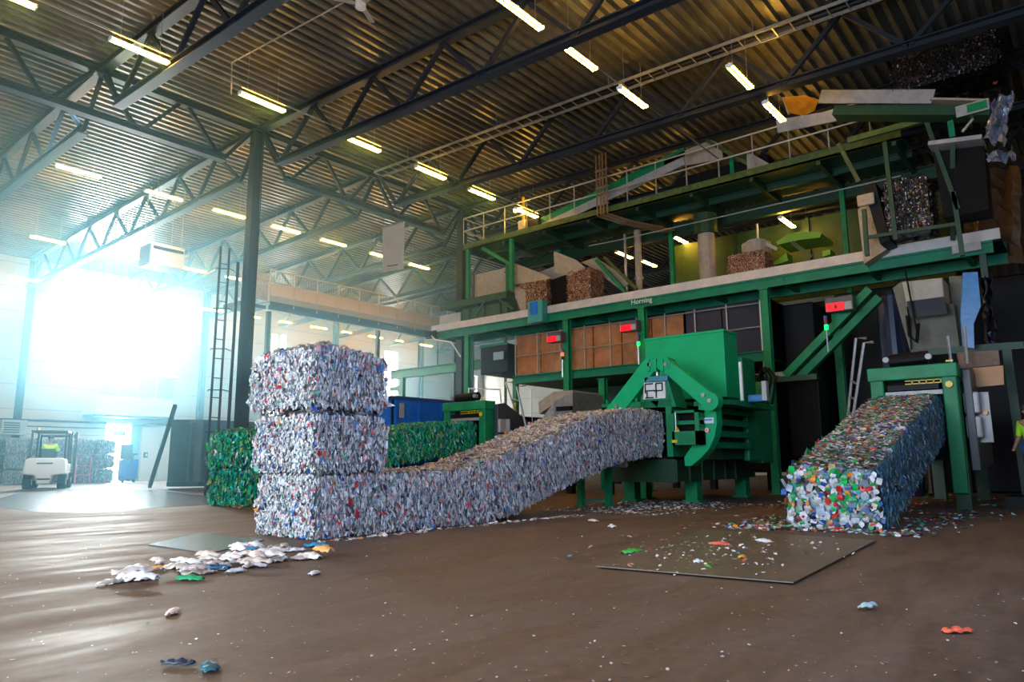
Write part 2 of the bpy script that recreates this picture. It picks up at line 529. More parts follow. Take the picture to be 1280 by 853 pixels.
PAL_MIX = [((0.86, 0.86, 0.85), 24), ((0.55, 0.64, 0.72), 13), ((0.12, 0.18, 0.28), 8), ((0.01, 0.46, 0.10), 16), ((0.80, 0.03, 0.03), 9), ((0.90, 0.24, 0.02), 6), ((0.03, 0.12, 0.45), 6),
           ((0.70, 0.50, 0.20), 3), ((0.02, 0.025, 0.03), 6), ((0.10, 0.45, 0.42), 4), ((0.9, 0.6, 0.5), 2.5)]
PAL_GREY = [((0.34, 0.35, 0.38), 30), ((0.22, 0.23, 0.26), 25), ((0.12, 0.13, 0.15), 14), ((0.5, 0.5, 0.52), 16), ((0.5, 0.15, 0.15), 2), ((0.15, 0.25, 0.4), 3)]
PAL_BROWN = [((0.48, 0.20, 0.08), 30), ((0.28, 0.11, 0.04), 25), ((0.75, 0.42, 0.26), 13), ((0.07, 0.03, 0.02), 20), ((0.85, 0.75, 0.68), 7)]


PAL_MIXSHADE = [((0.16, 0.40, 0.62), 22), ((0.08, 0.24, 0.42), 26), ((0.03, 0.10, 0.20), 18), ((0.50, 0.66, 0.80), 13), ((0.03, 0.30, 0.16), 7), ((0.55, 0.04, 0.05), 3), ((0.05, 0.30, 0.35), 9)]  # right row's flank: bluish shade put into the flake colours


def draw_cols(rng, pal, n):
    c = np.array([p[0] for p in pal]); w = np.array([p[1] for p in pal], float); w /= w.sum()
    k = rng.choice(len(pal), n, p=w)
    return np.clip(c[k] * rng.uniform(0.75, 1.25, (n, 1)) + rng.uniform(-0.015, 0.015, (n, 3)), 0.003, 0.95)


def shard_mesh(name, rng, V, F, C, m, parent=None, loc=None):
    me = bpy.data.meshes.new(name)
    V = np.concatenate(V); C = np.concatenate(C); F = np.concatenate(F)
    if loc is None:
        lo, hi = V.min(0), V.max(0)
        loc = np.array([(lo[0] + hi[0]) / 2, (lo[1] + hi[1]) / 2, lo[2]])
    loc = np.array(loc, float)
    V = V - loc
    me.vertices.add(len(V)); me.vertices.foreach_set('co', V.astype(np.float32).ravel())
    me.loops.add(F.size); me.loops.foreach_set('vertex_index', F.astype(np.int32).ravel())
    me.polygons.add(len(F)); me.polygons.foreach_set('loop_start', np.arange(0, F.size, 4, dtype=np.int32))
    me.update(calc_edges=True)
    ca = me.color_attributes.new('Col', 'FLOAT_COLOR', 'POINT')
    rgba = np.ones((len(V), 4), np.float32); rgba[:, :3] = C
    ca.data.foreach_set('color', rgba.ravel())
    me.materials.append(m)
    o = bpy.data.objects.new(name, me)
    COL.objects.link(o)
    if parent is not None:
        o.parent = parent
        o.location = Vector(loc) - origin_of(parent)
    else:
        o.location = loc
    return o


def shards(rng, P0, T, S, Nn, L, Wd, tilt, out):
    """n crumpled flakes: centre P0, long axis T, side axis S, outward Nn -> verts, faces"""
    n = len(P0)
    # random tilt
    a = rng.normal(0, tilt, (n, 1)); b = rng.normal(0, tilt, (n, 1)); c = rng.normal(0, tilt * 0.9, (n, 1))
    T2 = T + S * c + Nn * a; T2 /= np.linalg.norm(T2, axis=1)[:, None]
    S2 = S - T * c + Nn * b; S2 /= np.linalg.norm(S2, axis=1)[:, None]
    L = L[:, None]; Wd = Wd[:, None]
    P = P0 + Nn * out[:, None]
    bend = Nn * (rng.uniform(-0.35, 0.7, (n, 1)) * Wd)
    e1 = rng.uniform(0.3, 1.0, (n, 1)); e2 = rng.uniform(0.3, 1.0, (n, 1))
    v = [P - T2 * L * e1 - S2 * Wd * e2, P - T2 * L * e2 + S2 * Wd * e1,
         P - S2 * Wd * 1.0 + bend, P + S2 * Wd * 1.0 + bend,
         P + T2 * L * e2 - S2 * Wd * e1, P + T2 * L * e1 + S2 * Wd * e2]
    V = np.stack(v, 1).reshape(-1, 3)
    base = np.arange(n)[:, None] * 6
    F = np.concatenate([base + np.array([[0, 1, 3, 2]]), base + np.array([[2, 3, 5, 4]])])
    return V, F


def bale(name, x0, x1, y0, y1, bot, top, pal, label, group, seed, dens=1.0, size=1.0, cat='bale', wires=True, endboost=1.0, rag=1.0, endw=1.0, rx=(0, 0), sidepal=None, toppal=None, accents=None):
    """a pressed bale between x0 and x1; bot/top give its underside and upper side height along X"""
    rng = np.random.default_rng(seed)
    V, F, C = [], [], []
    off = 0
    fb = bot if callable(bot) else (lambda x: bot + 0 * x)
    ft = top if callable(top) else (lambda x: top + 0 * x)

    def pos(u, v, w):   # unit box -> world
        x = x0 + (x1 - x0) * u
        zb, zt = fb(x), ft(x)
        bul = 0.035 * size
        y = y0 + (y1 - y0) * v
        z = zb + (zt - zb) * w
        ew = np.abs(2 * np.clip(w, 0, 1) - 1) ** 9 * 0.045
        ev = np.abs(2 * np.clip(v, 0, 1) - 1) ** 10 * 0.025
        y = y + np.where(v < 0.5, ew, -ew) * np.abs(2 * v - 1)
        x = x + np.where(u < 0.5, ew * rx[0], -ew * rx[1]) * np.abs(2 * u - 1)
        ex_ = np.where(u < 0.5, rx[0], rx[1]) * np.abs(2 * np.clip(u, 0, 1) - 1) ** 10 * 0.02
        z = z - np.where(w > 0.5, 1.0, 0.0) * (ev + ex_) * np.abs(2 * w - 1)
        bulge_y = np.sin(np.clip(w, 0, 1) * PI) ** 0.5 * bul
        y = y + np.where(v < 0.01, -bulge_y, 0) + np.where(v > 0.99, bulge_y, 0)
        return np.stack([x, y, z], -1)
    # core box
    g = 10
    for axis, side in ((0, 0), (0, 1), (1, 0), (1, 1), (2, 0), (2, 1)):
        a, b = np.meshgrid(np.linspace(0, 1, g), np.linspace(0, 1, g), indexing='ij')
        uvw = [a, b]; uvw.insert(axis, np.full_like(a, side))
        cl = [0.02, 0.98]
        uu, vv, ww = [np.clip(q, *cl) for q in uvw]
        p = pos(uu, vv, ww).reshape(-1, 3)
        p += rng.normal(0, 0.008, p.shape)
        idx = np.arange(g * g).reshape(g, g)
        f = np.stack([idx[:-1, :-1], idx[1:, :-1], idx[1:, 1:], idx[:-1, 1:]], -1).reshape(-1, 4)
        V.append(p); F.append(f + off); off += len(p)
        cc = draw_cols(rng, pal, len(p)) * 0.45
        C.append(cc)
    H = float(np.mean(ft(np.array([x0, x1])) - fb(np.array([x0, x1]))))
    ez = np.array([0, 0, 1.0]); ex = np.array([1.0, 0, 0]); ey = np.array([0, 1.0, 0])
    dx = x1 - x0
    sl = (float(fb(np.array([x1]))[0]) - float(fb(np.array([x0]))[0])) / dx
    tx = np.array([1.0, 0, sl]); tx /= np.linalg.norm(tx)
    tz = np.array([-sl, 0, 1.0]); tz /= np.linalg.norm(tz)
    faces = [  # axis, side, area, T, S, N, L, Wd, boost
        (1, 0, dx * H, tz, tx, -ey, 0.044, 0.0085, 1.0), (1, 1, dx * H, tz, tx, ey, 0.06, 0.024, 0.35),
        (2, 1, dx * (y1 - y0), ey, tx, tz, 0.036, 0.012, 1.0),
        (0, 0, H * (y1 - y0), ez, ey, -ex, 0.030, 0.0125, endboost), (0, 1, H * (y1 - y0), ez, ey, ex, 0.06, 0.04, 0.5),
        (2, 0, dx * (y1 - y0), ey, tx, -tz, 0.07, 0.03, 0.2)]
    for axis, side, area, T, S, N_, L_, W_, bo in faces:
        L_ *= size; W_ *= size
        if axis == 0 and side == 0: L_ *= endw ** 0.6; W_ *= endw
        n = int(area / (4 * L_ * W_) * 2.6 * dens * bo)
        if n < 4: continue
        a, b = rng.uniform(0.0, 1.0, n), rng.uniform(0.0, 1.0, n)
        uvw = [a, b]; uvw.insert(axis, np.full(n, float(side)))
        p = pos(*uvw)
        ones = np.ones((n, 1))
        # lumpy relief
        lum = 0.022 * size * (np.sin(p[:, 0] * 17 + seed) * np.sin(p[:, 1] * 13 + seed * 2) * np.sin(p[:, 2] * 19 + 1)) + 0.010 * np.sin(p[:, 0] * 43 + np.sin(p[:, 2] * 9 + seed) * 2) * np.sin(p[:, 1] * 37 + seed)
        Lr = L_ * rng.uniform(0.5, 1.5, n); Wr = W_ * rng.uniform(0.5, 1.6, n)
        big = rng.random(n) < (0.05 if accents else 0.0)
        Lr = np.where(big, Lr * 1.15, Lr); Wr = np.where(big, np.maximum(Wr * 2.6, 0.018), Wr)
        v, f = shards(rng, p, T * ones, S * ones, N_ * ones, Lr, Wr, 0.27 if axis else 0.30, rng.uniform(-0.012, 0.03, n) * size * rag + lum)
        # no flake may dip under the resting surface
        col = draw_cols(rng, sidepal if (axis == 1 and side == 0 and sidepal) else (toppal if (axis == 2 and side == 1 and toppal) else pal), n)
        if accents: col[big] = draw_cols(rng, accents, int(big.sum()))
        V.append(v); F.append(f + off); off += len(v); C.append(np.clip(np.repeat(col, 6, 0) * rng.uniform(0.55, 1.25, (6 * n, 1)), 0.002, 0.95))
    V = [np.concatenate(V)]
    V[0][:, 2] = np.maximum(V[0][:, 2], 0.003) if float(fb(np.array([x0]))[0]) < 0.05 else V[0][:, 2]
    base = float(min(fb(np.array([x0]))[0], fb(np.array([x1]))[0]))
    e = shard_mesh(name, rng, V, [np.concatenate(F)], [np.concatenate(C)], FLAKE, None, ((x0 + x1) / 2, (y0 + y1) / 2, base))
    tag(e, label, cat, group)
    if wires:
        for k in range(4):
            w = MB()
            yy = None
            zz = (k + 0.5) / 4
            pts = [Vector(pos(np.array(u), np.array(v), np.array(zz))) for u, v in ((-0.01, 0.0), (-0.01, 1.0), (1.01, 1.0), (1.01, 0.0), (-0.01, 0.0))]
            yo = [-0.045, 0.045, 0.045, -0.045, -0.045]
            pts = [p + Vector((0, q, 0)) for p, q in zip(pts, yo)]
            w.tube(pts, 0.0025, 4, cap=False)
            w.build('wire', WIRE, e)
    return e


def interp(xs, zs):
    return lambda x: np.interp(x, xs, zs)


# main row from stack up to the middle baler
mb = interp([5, 8.2, 8.7, 9.2, 10.05, 11.03, 12.14, 13.2, 14.2], [0.0, 0.0, 0.04, 0.13, 0.36, 0.62, 0.86, 0.98, 1.03])
mt = interp([5, 7.6, 8.2, 9.2, 10.3, 11.3, 12.5, 13.3, 14.2], [0.78, 0.79, 0.85, 1.10, 1.42, 1.72, 1.90, 1.97, 1.97])
edges = [5.30, 6.36, 7.42, 8.46, 9.52, 10.6, 11.7, 12.85, 14.05]
GR = 'clear plastic bottle bales of the middle row'
for i in range(8):
    lab = 'bottom bale of the tall clear bottle stack, at the head of the long row' if i == 0 else 'bale of clear bottles in the long middle row, %s after the one under the stack' % ORD[i - 1]
    bale('plastic_bale', edges[i] + 0.004, edges[i + 1] - 0.004, 7.42, 8.62, mb, mt, PAL_CLEAR, lab, GR, 11 + i, wires=(i == 0), rx=(1 if i == 0 else 0, 0), toppal=PAL_TOPLIT, accents=PAL_ACC)
bale('plastic_bale', 5.27, 6.36, 7.40, 8.72, 0.80, 1.52, PAL_CLEAR, 'middle bale of the three-high stack of clear bottles', GR, 31, rag=1.2, rx=(1, 1), accents=PAL_ACC)
bale('plastic_bale', 5.22, 6.34, 7.40, 8.76, 1.57, interp([5.2, 5.5, 6.4], [2.33, 2.38, 2.28]), PAL_CLEAR, 'top bale of the three-high stack of clear bottles', GR, 32, rag=1.5, rx=(1, 1), accents=PAL_ACC)

# right row
rb = interp([10, 10.9, 11.8, 13.9, 16.2], [0.0, 0.0, 0.17, 0.80, 1.38])
rtp = interp([10, 10.5, 11.2, 11.9, 13.5, 15.3, 16.2], [0.80, 0.82, 0.98, 1.19, 1.62, 2.09, 2.2])
edges = [10.42, 11.5, 12.6, 13.75, 14.9, 16.1]
for i in range(5):
    lab = 'front bale of mixed coloured bottles lying on the floor below the right baler' if i == 0 else 'mixed colour bottle bale in the sloping right row, %s behind the front bale' % ORD[i - 1]
    bale('plastic_bale', edges[i] + 0.004, edges[i + 1] - 0.004, 2.42, 3.58, rb, rtp, PAL_MIX, lab, 'mixed colour bales of the right row', 51 + i, wires=False, size=1.1 if i else 1.2, endboost=1.1, endw=2.3, rx=(1 if i == 0 else 0, 0), sidepal=PAL_MIXSHADE)

# green row and green stack
gb = interp([9.4, 10.4, 12.7, 16.1], [0, 0.1, 0.84, 1.30])
gt = interp([9.4, 10.4, 12.4, 13.6, 16.1], [0.8, 0.95, 1.65, 1.94, 2.10])
edges = [9.75, 10.9, 12.1, 13.3, 14.5, 15.75]
for i in range(5):
    bale('plastic_bale', edges[i] + 0.004, edges[i + 1] - 0.004, 14.35, 15.5, gb, gt, PAL_GREEN, 'green bottle bale in the row behind the clear bales, %s from the green baler' % ORD[4 - i], 'green bales of the back row', 71 + i, wires=False, size=1.5, dens=0.8)
bale('plastic_bale', 8.45, 9.6, 14.35, 15.75, 0.0, 0.80, PAL_GREEN, 'lower green bottle bale standing left of the clear stack', 'green bale stack', 81, wires=False, size=1.55, dens=0.9)
bale('plastic_bale', 8.42, 9.6, 14.35, 15.8, 0.82, 1.60, PAL_GREEN, 'upper green bottle bale on the green one left of the clear stack', 'green bale stack', 82, wires=False, size=1.55, dens=0.9, rag=1.6, rx=(1, 1))

# grey bales stacked against the far wall: three high
fx = [(9.95, 39.1), (11.05, 39.1), (12.05, 39.1), (13.02, 39.1), (13.98, 39.1), (14.95, 39.1)]
nm = ['leftmost stack by the far wall', 'second stack from the left by the far wall', 'stack left behind the forklift', 'stack behind the forklift mast', 'stack right of the forklift', 'stack beside the bright door']
for i, (bx, by) in enumerate(fx):
    for k in range(3):
        bale('plastic_bale', bx, bx + 0.88, by, by + 1.15, 0.72 * k, 0.72 * k + 0.66, PAL_GREY, 'grey pressed bale, %s of the %s' % (('bottom', 'middle', 'top')[k], nm[i]), 'grey bales by the far wall', 100 + i * 3 + k, wires=False, size=1.5, dens=0.7, rx=(1, 1))


# ------------------------------------------------------------------ middle baler
MX = 14.2
e = empty('baler', (16.5, 7.6, 0), 'big green baling press with tall hopper and A-shaped clamp arms', 'baler')


def P2(pts, x): return [W(a, b, x=x) for a, b in pts]


def dark_box(parent, x0, x1, y0, y1, z0, z1, name='recess', m=None):
    return MB().box(x0, x1, y0, y1, z0, z1).build(name, m or BLACK, parent)


HX = 15.6
f = P2([(806, 426), (904, 411), (906, 496), (811, 502)], HX)
ya, yb = f[0].y, f[1].y
zt_, zb_ = 3.87, 2.33
hm = MB().box(HX, HX + 0.75, yb, ya, zb_, zt_)
hm.box(HX - 0.02, HX + 0.77, yb - 0.02, ya + 0.02, zt_ - 0.05, zt_ + 0.01)
hm.build('hopper', HOP, e, bevel=0.01)
MB().box(HX + 0.75, HX + 1.5, yb - 0.1, ya, 2.2, 3.3).build('hopper_back', GREEN, e)
# press channel the bale comes out of
c = MB()
c.box(14.05, 15.6, 7.16, 7.30, 1.0, 2.12); c.box(14.05, 15.6, 8.76, 8.90, 1.0, 2.12)
c.box(14.05, 15.6, 7.16, 8.90, 2.06, 2.20)
for k in range(9):
    c.box(14.02, 14.1, 7.2 + 0.19 * k, 7.26 + 0.19 * k, 2.2, 2.29)
c.build('press_channel', GREEN, e)
MB().box(14.12, 15.5, 7.32, 8.74, 0.92, 1.0).build('channel_floor', DARK, e)
# logo tower
tw = P2([(806, 477), (835, 475), (845, 509), (799, 510)], 14.05)
MB().prism(tw, (0.55, 0, 0)).build('logo_tower', GREEN, e, bevel=0.01)
# clamp arms
for nm, pts in (('clamp_arm', [(757, 512), (805, 450), (815, 450), (822, 458), (782, 511), (770, 516)]),
                ('clamp_arm', [(825, 450), (836, 450), (890, 492), (897, 500), (890, 510), (880, 510), (872, 503), (826, 462)])):
    a = MB().prism(P2(pts, 14.0), (0.26, 0, 0)).build(nm, HOP, e, bevel=0.012)
for px, py in ((832, 456), (887, 501), (812, 456), (770, 508), (879, 494)):
    p = W(px, py, x=13.98)
    MB().disc(p, (1, 0, 0), 0.045, 0.06, 14).build('pivot_pin', GALV, e)
MB().prism(P2([(806, 449), (836, 448), (836, 461), (806, 463)], 14.02), (0.3, 0, 0)).build('arm_yoke', GREEN, e)
for k in range(3):
    p = W(811 + 8.5 * k, 455, x=13.99)
    MB().box(13.95, 14.05, p.y - 0.03, p.y + 0.03, p.z - 0.17, p.z + 0.1).build('yoke_rib', HOP, e)
p = W(822, 470, x=14.15)
MB().tube([(14.15, p.y, p.z - 0.15), (14.15, p.y, p.z + 0.12)], 0.05, 12).build('cylinder_rod', GALV, e)
q = W(822, 474, x=14.1)
MB().box(14.0, 14.35, q.y - 0.28, q.y + 0.28, q.z - 0.07, q.z + 0.06).build('cylinder_head', mat('teal_paint', (0.05, 0.22, 0.28), 0.35), e, bevel=0.02)
# logo plate
lp = P2([(805, 479), (831, 477.5), (832, 498), (804, 499.5)], 14.0)
pl = MB().prism(lp, (0.04, 0, 0)).build('logo_plate', WHITE, e)
pc = (lp[0] + lp[1] + lp[2] + lp[3]) / 4


def logo_bar(y0, z0, y1, z1, w=0.028):
    return ((13.985, pc.y - y0, pc.z + z0), (13.985, pc.y - y1, pc.z + z1), w)


lg = MB()
for a in (((-0.21, 0.15), (-0.02, 0.15)), ((-0.21, 0.15), (-0.21, -0.05)), ((-0.21, 0.0), (0.02, 0.0)), ((-0.21, -0.15), (-0.02, -0.15)), ((-0.17, -0.02), (-0.17, -0.15)),
          ((0.05, 0.15), (0.05, -0.16)), ((0.05, 0.15), (0.20, 0.15)), ((0.20, 0.15), (0.20, -0.01)), ((0.20, -0.01), (0.0, -0.01))):
    p0, p1, w = logo_bar(a[0][0], a[0][1], a[1][0], a[1][1])
    lg.bar(p0, p1, 0.01, w, (0, 0, 1)) if abs(a[0][1] - a[1][1]) < 0.01 else lg.bar(p0, p1, 0.01, w, (0, 1, 0))
lo = lg.build('logo_letters', INK, e)
# side valve box with recess
bx = P2([(839, 518), (873, 520), (871, 557), (840, 556)], 13.95)
y1, y0, z0, z1 = bx[0].y, bx[1].y, 1.24, 1.95
b = MB()
b.box(13.95, 14.3, y0, y1, z1 - 0.05, z1); b.box(13.95, 14.3, y0, y1, z0, z0 + 0.28); b.box(13.95, 14.3, y0, y0 + 0.09, z0, z1); b.box(13.95, 14.3, y1 - 0.06, y1, z0, z1)
b.box(14.0, 14.3, y0, y1, z0 + 0.42, z0 + 0.5)
b.build('valve_box', GREEN, e)
dark_box(e, 14.2, 14.28, y0 + 0.09, y1 - 0.06, z0 + 0.28, z1 - 0.05)
MB().tube([(13.9, y1 - 0.12, z0 + 0.3), (13.9, y1 - 0.12, z1 - 0.04)], 0.02, 8).build('guide_rod', GALV, e)
t = W(846, 537, x=13.93)
MB().prism([(13.93, t.y + 0.06, t.z - 0.05), (13.93, t.y - 0.06, t.z - 0.05), (13.93, t.y, t.z + 0.07)], (0.01, 0, 0)).build('warning_sticker', YELLOW, e)
t = W(843, 552, x=13.93)
MB().box(13.93, 13.945, t.y - 0.06, t.y + 0.06, t.z - 0.03, t.z + 0.03).build('warning_sticker', YELLOW, e)
# curved clamp lever
MB().prism(P2([(873, 506), (894, 504), (896, 530), (893, 547), (886, 562), (875, 574), (864, 583), (856, 583), (855, 572), (863, 560), (870, 546), (872, 525)], 14.25), (0.3, 0, 0)).build('clamp_lever', HOP, e, bevel=0.012)
t = W(884.5, 526, x=14.22)
MB().box(14.22, 14.24, t.y - 0.13, t.y + 0.13, t.z - 0.06, t.z + 0.06).build('maker_label', WHITE, e)
MB().box(14.212, 14.222, t.y - 0.10, t.y + 0.10, t.z + 0.0, t.z + 0.03).build('label_print', mat('print_blue', (0.08, 0.2, 0.6), 0.5), e)
t = W(884, 538, x=14.22)
MB().disc(t, (1, 0, 0), 0.055, 0.03).build('round_sticker', RED, e)
MB().disc(t - Vector((0.01, 0, 0)), (1, 0, 0), 0.043, 0.03).build('round_sticker_face', WHITE, e)
MB().disc(t - Vector((0.02, 0, 0)), (1, 0, 0), 0.018, 0.03).build('round_sticker_dot', RED, e)
# body behind with ribs
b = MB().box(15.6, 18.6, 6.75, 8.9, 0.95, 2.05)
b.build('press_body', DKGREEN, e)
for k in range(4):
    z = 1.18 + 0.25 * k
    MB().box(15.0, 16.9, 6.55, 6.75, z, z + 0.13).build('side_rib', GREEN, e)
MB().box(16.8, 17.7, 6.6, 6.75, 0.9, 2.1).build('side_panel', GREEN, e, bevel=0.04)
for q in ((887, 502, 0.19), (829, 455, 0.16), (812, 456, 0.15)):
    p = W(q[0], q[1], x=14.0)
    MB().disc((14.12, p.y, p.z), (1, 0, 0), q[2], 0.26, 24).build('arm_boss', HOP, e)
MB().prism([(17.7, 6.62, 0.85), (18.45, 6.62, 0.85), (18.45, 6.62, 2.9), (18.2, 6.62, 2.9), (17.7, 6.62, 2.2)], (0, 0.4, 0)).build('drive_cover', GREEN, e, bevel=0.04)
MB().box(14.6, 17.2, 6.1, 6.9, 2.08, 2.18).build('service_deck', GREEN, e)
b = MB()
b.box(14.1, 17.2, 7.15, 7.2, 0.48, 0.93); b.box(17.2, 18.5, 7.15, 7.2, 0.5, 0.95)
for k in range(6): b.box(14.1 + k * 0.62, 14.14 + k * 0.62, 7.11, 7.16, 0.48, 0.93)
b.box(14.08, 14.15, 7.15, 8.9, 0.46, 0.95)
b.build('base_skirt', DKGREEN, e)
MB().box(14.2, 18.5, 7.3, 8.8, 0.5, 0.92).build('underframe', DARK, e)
for (x, y) in ((15.2, 7.35), (15.9, 9.0), (14.9, 8.75), (18.1, 7.4), (18.1, 8.8)):
    MB().box(x, x + 0.28, y - 0.14, y + 0.14, 0.05, 0.95).box(x - 0.06, x + 0.34, y - 0.2, y + 0.2, 0, 0.05).box(x - 0.03, x + 0.31, y - 0.17, y + 0.17, 0.85, 0.95).build('leg', GREEN, e)
# things around the hopper back
MB().box(15.3, 15.36, 6.08, 6.14, 2.2, 3.05).build('white_post', WHITE, e)
MB().box(15.6, 16.0, 5.75, 6.1, 2.18, 2.34).build('blue_valve', TARPB, e, bevel=0.03)
MB().box(15.4, 15.55, 5.6, 5.7, 2.18, 2.6).build('control_handle', PLATE, e)
for k in range(3):
    MB().tube([(16.2 + 0.3 * k, 6.0, 2.2), (16.3 + 0.3 * k, 5.9, 2.8), (16.9 + 0.2 * k, 6.2, 3.1), (17.4, 6.5, 2.9)], 0.03, 6).build('hydraulic_hose', BLACK, e)

# support stand under the middle row
e = empty('bale_stand', (12.7, 8.2, 0), 'green two-legged stand under the rising end of the clear bale row', 'stand')
for (x, y, zt) in ((12.8, 8.0, 0.86), (12.49, 8.46, 0.8)):
    MB().box(x - 0.06, x + 0.06, y - 0.06, y + 0.06, 0.02, zt).build('leg', GREEN, e)
    MB().box(x - 0.12, x + 0.12, y - 0.1, y + 0.1, 0, 0.02).build('foot_plate', GREEN, e)
MB().bar((12.8, 8.0, 0.12), (12.49, 8.46, 0.12), 0.05, 0.06).build('cross_bar', GREEN, e)
MB().tube([(12.7, 7.5, 0.84), (12.7, 8.6, 0.84)], 0.05, 12).build('roller', GALV, e)

# ------------------------------------------------------------------ frame balers (right and green-bale one)


def frame_baler(X, y0, y1, label, z2=2.68, back=5.0):
    """y0 < y1 edges of the mouth frame"""
    e = empty('baler', (X + 2, (y0 + y1) / 2, 0), label, 'baler')
    MB().box(X, X + 0.4, y1 - 0.24, y1, 0.3, z2).build('frame_post', GREEN, e, bevel=0.02)
    MB().box(X, X + 0.4, y0, y0 + 0.24, 0.3, z2).build('frame_post', GREEN, e, bevel=0.02)
    MB().box(X - 0.04, X + 0.44, y0 - 0.03, y1 + 0.03, z2 - 0.26, z2).build('frame_beam', GREEN, e, bevel=0.02)
    MB().box(X + 0.25, X + 0.32, y0 + 0.24, y1 - 0.24, 2.1, z2 - 0.26).build('mouth_recess', BLACK, e)
    MB().box(X + 0.05, X + 0.3, y0 + 0.25, y1 - 0.25, 2.12, 2.2).build('pressure_plate', PLATE, e)
    MB().box(X + 0.02, X + 0.2, y0 + 0.3, y1 - 0.3, 2.22, 2.32).build('pressure_ram', DARK, e)
    g = MB()
    g.box(X + 0.1, X + 0.14, y0 + 0.24, y1 - 0.6, 2.39, 2.41); g.box(X + 0.1, X + 0.14, y0 + 0.24, y1 - 0.6, 2.33, 2.35)
    for k in range(5): g.box(X + 0.1, X + 0.13, y0 + 0.26 + k * 0.12, y0 + 0.28 + k * 0.12, 2.33, 2.41)
    g.build('yellow_guard', YELLOW, e)
    c = MB().tube([(X + 0.2, y0 + 0.45, z2 + 0.16), (X + 0.2, y1 - 0.35, z2 + 0.14)], 0.13, 14)
    c.build('clamp_cylinder', DARK, e, smooth=False)
    for yy in (y0 + 0.42, y1 - 0.32):
        MB().disc((X + 0.05, yy, z2 + 0.15), (1, 0, 0), 0.055, 0.12).build('cylinder_pin', PLATE, e)
    MB().box(X - 0.02, X + 0.0, y0 + 0.02, y0 + 0.14, z2 + 0.02, z2 + 0.05).build('orange_lamp', YELLOW, e)
    MB().disc((X - 0.05, y0 + 0.12, z2 - 0.4), (1, 0, 0), 0.06, 0.02).build('yellow_sticker', YELLOW, e)
    # body, flanking arm with valve boxes
    MB().box(X + 0.4, X + back, y0 + 0.1, y1 - 0.1, 0.9, 2.3).build('press_body', DARK, e)
    MB().prism([(X + 0.35, y0 - 0.04, z2 - 0.1), (X + 0.7, y0 - 0.04, z2 - 0.05), (X + 2.1, y0 - 0.04, 2.0), (X + 2.3, y0 - 0.04, 0.8), (X + 0.35, y0 - 0.04, 0.7)], (0, -0.15, 0)).build('side_arm', mat('arm_grey', (0.04, 0.045, 0.055), 0.45, noise=0.2), e, bevel=0.02)
    MB().box(X + 0.36, X + 0.62, y0 - 0.27, y0 - 0.02, 1.75, 2.15).build('valve_block', PLATE, e, bevel=0.03)
    MB().box(X + 0.36, X + 0.62, y0 - 0.27, y0 - 0.02, 1.30, 1.70).build('valve_block', PLATE, e, bevel=0.03)
    MB().box(X + 0.62, X + 0.66, y0 - 0.40, y0 - 0.12, 1.22, 2.15).build('valve_panel', PLATE, e)
    MB().tube([(X + 0.52, y0 - 0.33, 1.76), (X + 0.62, y0 - 0.33, 1.76)], 0.04, 10).build('orange_knob', mat('knob_orange', (0.8, 0.3, 0.02), 0.4), e)
    tt = Vector((X + 1.5, y0 - 0.2, 1.78))
    MB().disc(tt, (0, 1, 0), 0.075, 0.02).build('round_sticker', RED, e)
    MB().disc(tt - Vector((0, 0.006, 0)), (0, 1, 0), 0.058, 0.02).build('round_sticker_face', WHITE, e)
    MB().disc(tt - Vector((0, 0.012, 0)), (0, 1, 0), 0.025, 0.02).build('round_sticker_dot', RED, e)
    for (x, y) in ((X + 0.2, y0 + 0.1), (X + 0.2, y1 - 0.1), (X + back - 0.5, y0 + 0.3), (X + back - 0.5, y1 - 0.3)):
        MB().box(x - 0.12, x + 0.12, y - 0.12, y + 0.12, 0, 0.95).build('leg', DKGREEN, e)
    return e


eR = frame_baler(15.4, 2.08, 3.55, 'green square-mouthed baler above the mixed colour bales')
eG = frame_baler(15.65, 13.88, 15.55, 'green square-mouthed baler pushing out the green bales', back=4.0)


def hook_ladder(name, pts_a, pts_b, rungs, label):
    e = empty(name, pts_a[-1], label, 'ladder')
    MB().tube(pts_a, 0.03, 8).build('side_rail', GALV, e); MB().tube(pts_b, 0.03, 8).build('side_rail', GALV, e)
    for t in rungs:
        a = Vector(pts_a[-2]).lerp(Vector(pts_a[-1]), t); b = Vector(pts_b[-2]).lerp(Vector(pts_b[-1]), t)
        MB().tube([a, b], 0.02, 6).build('rung', GALV, e)
    return e


hook_ladder('boarding_ladder', [W(1083, 423, x=15.6), W(1070, 423, x=15.6), W(1060, 520, x=15.6)], [W(1092, 428, x=15.2), W(1080, 429, x=15.2), W(1066, 524, x=15.2)], (0.55, 0.75, 0.95), 'pale metal ladder with hooked rails left of the right baler mouth')
hook_ladder('boarding_ladder', [W(640, 478, x=17.2), W(632, 478, x=17.2), W(655, 545, x=17.2)], [W(657, 482, x=16.9), W(646, 484, x=16.9), W(660, 545, x=16.9)], (0.3, 0.6, 0.9), 'white metal access ladder behind the green-bale baler')

# guard rail around the green-bale baler top
e = empty('guard_rail', (17.2, 14.5, 2.7), 'white tubular guard rail on top of the green-bale baler', 'railing')
MB().tube([W(586, 505, x=16.6), W(586, 486, x=16.6), W(625, 487, x=17.4), W(628, 520, x=17.4)], 0.03, 8).build('rail_hoop', WHITE, e)
MB().tube([W(660, 486, x=18.0), W(664, 487, x=18.0), W(665, 545, x=18.0)], 0.03, 8).build('rail_hoop', WHITE, e)
MB().bar(W(640, 525, x=17.8), W(644, 504, x=17.8), 0.05, 0.05).build('yellow_bar', YELLOW, e)

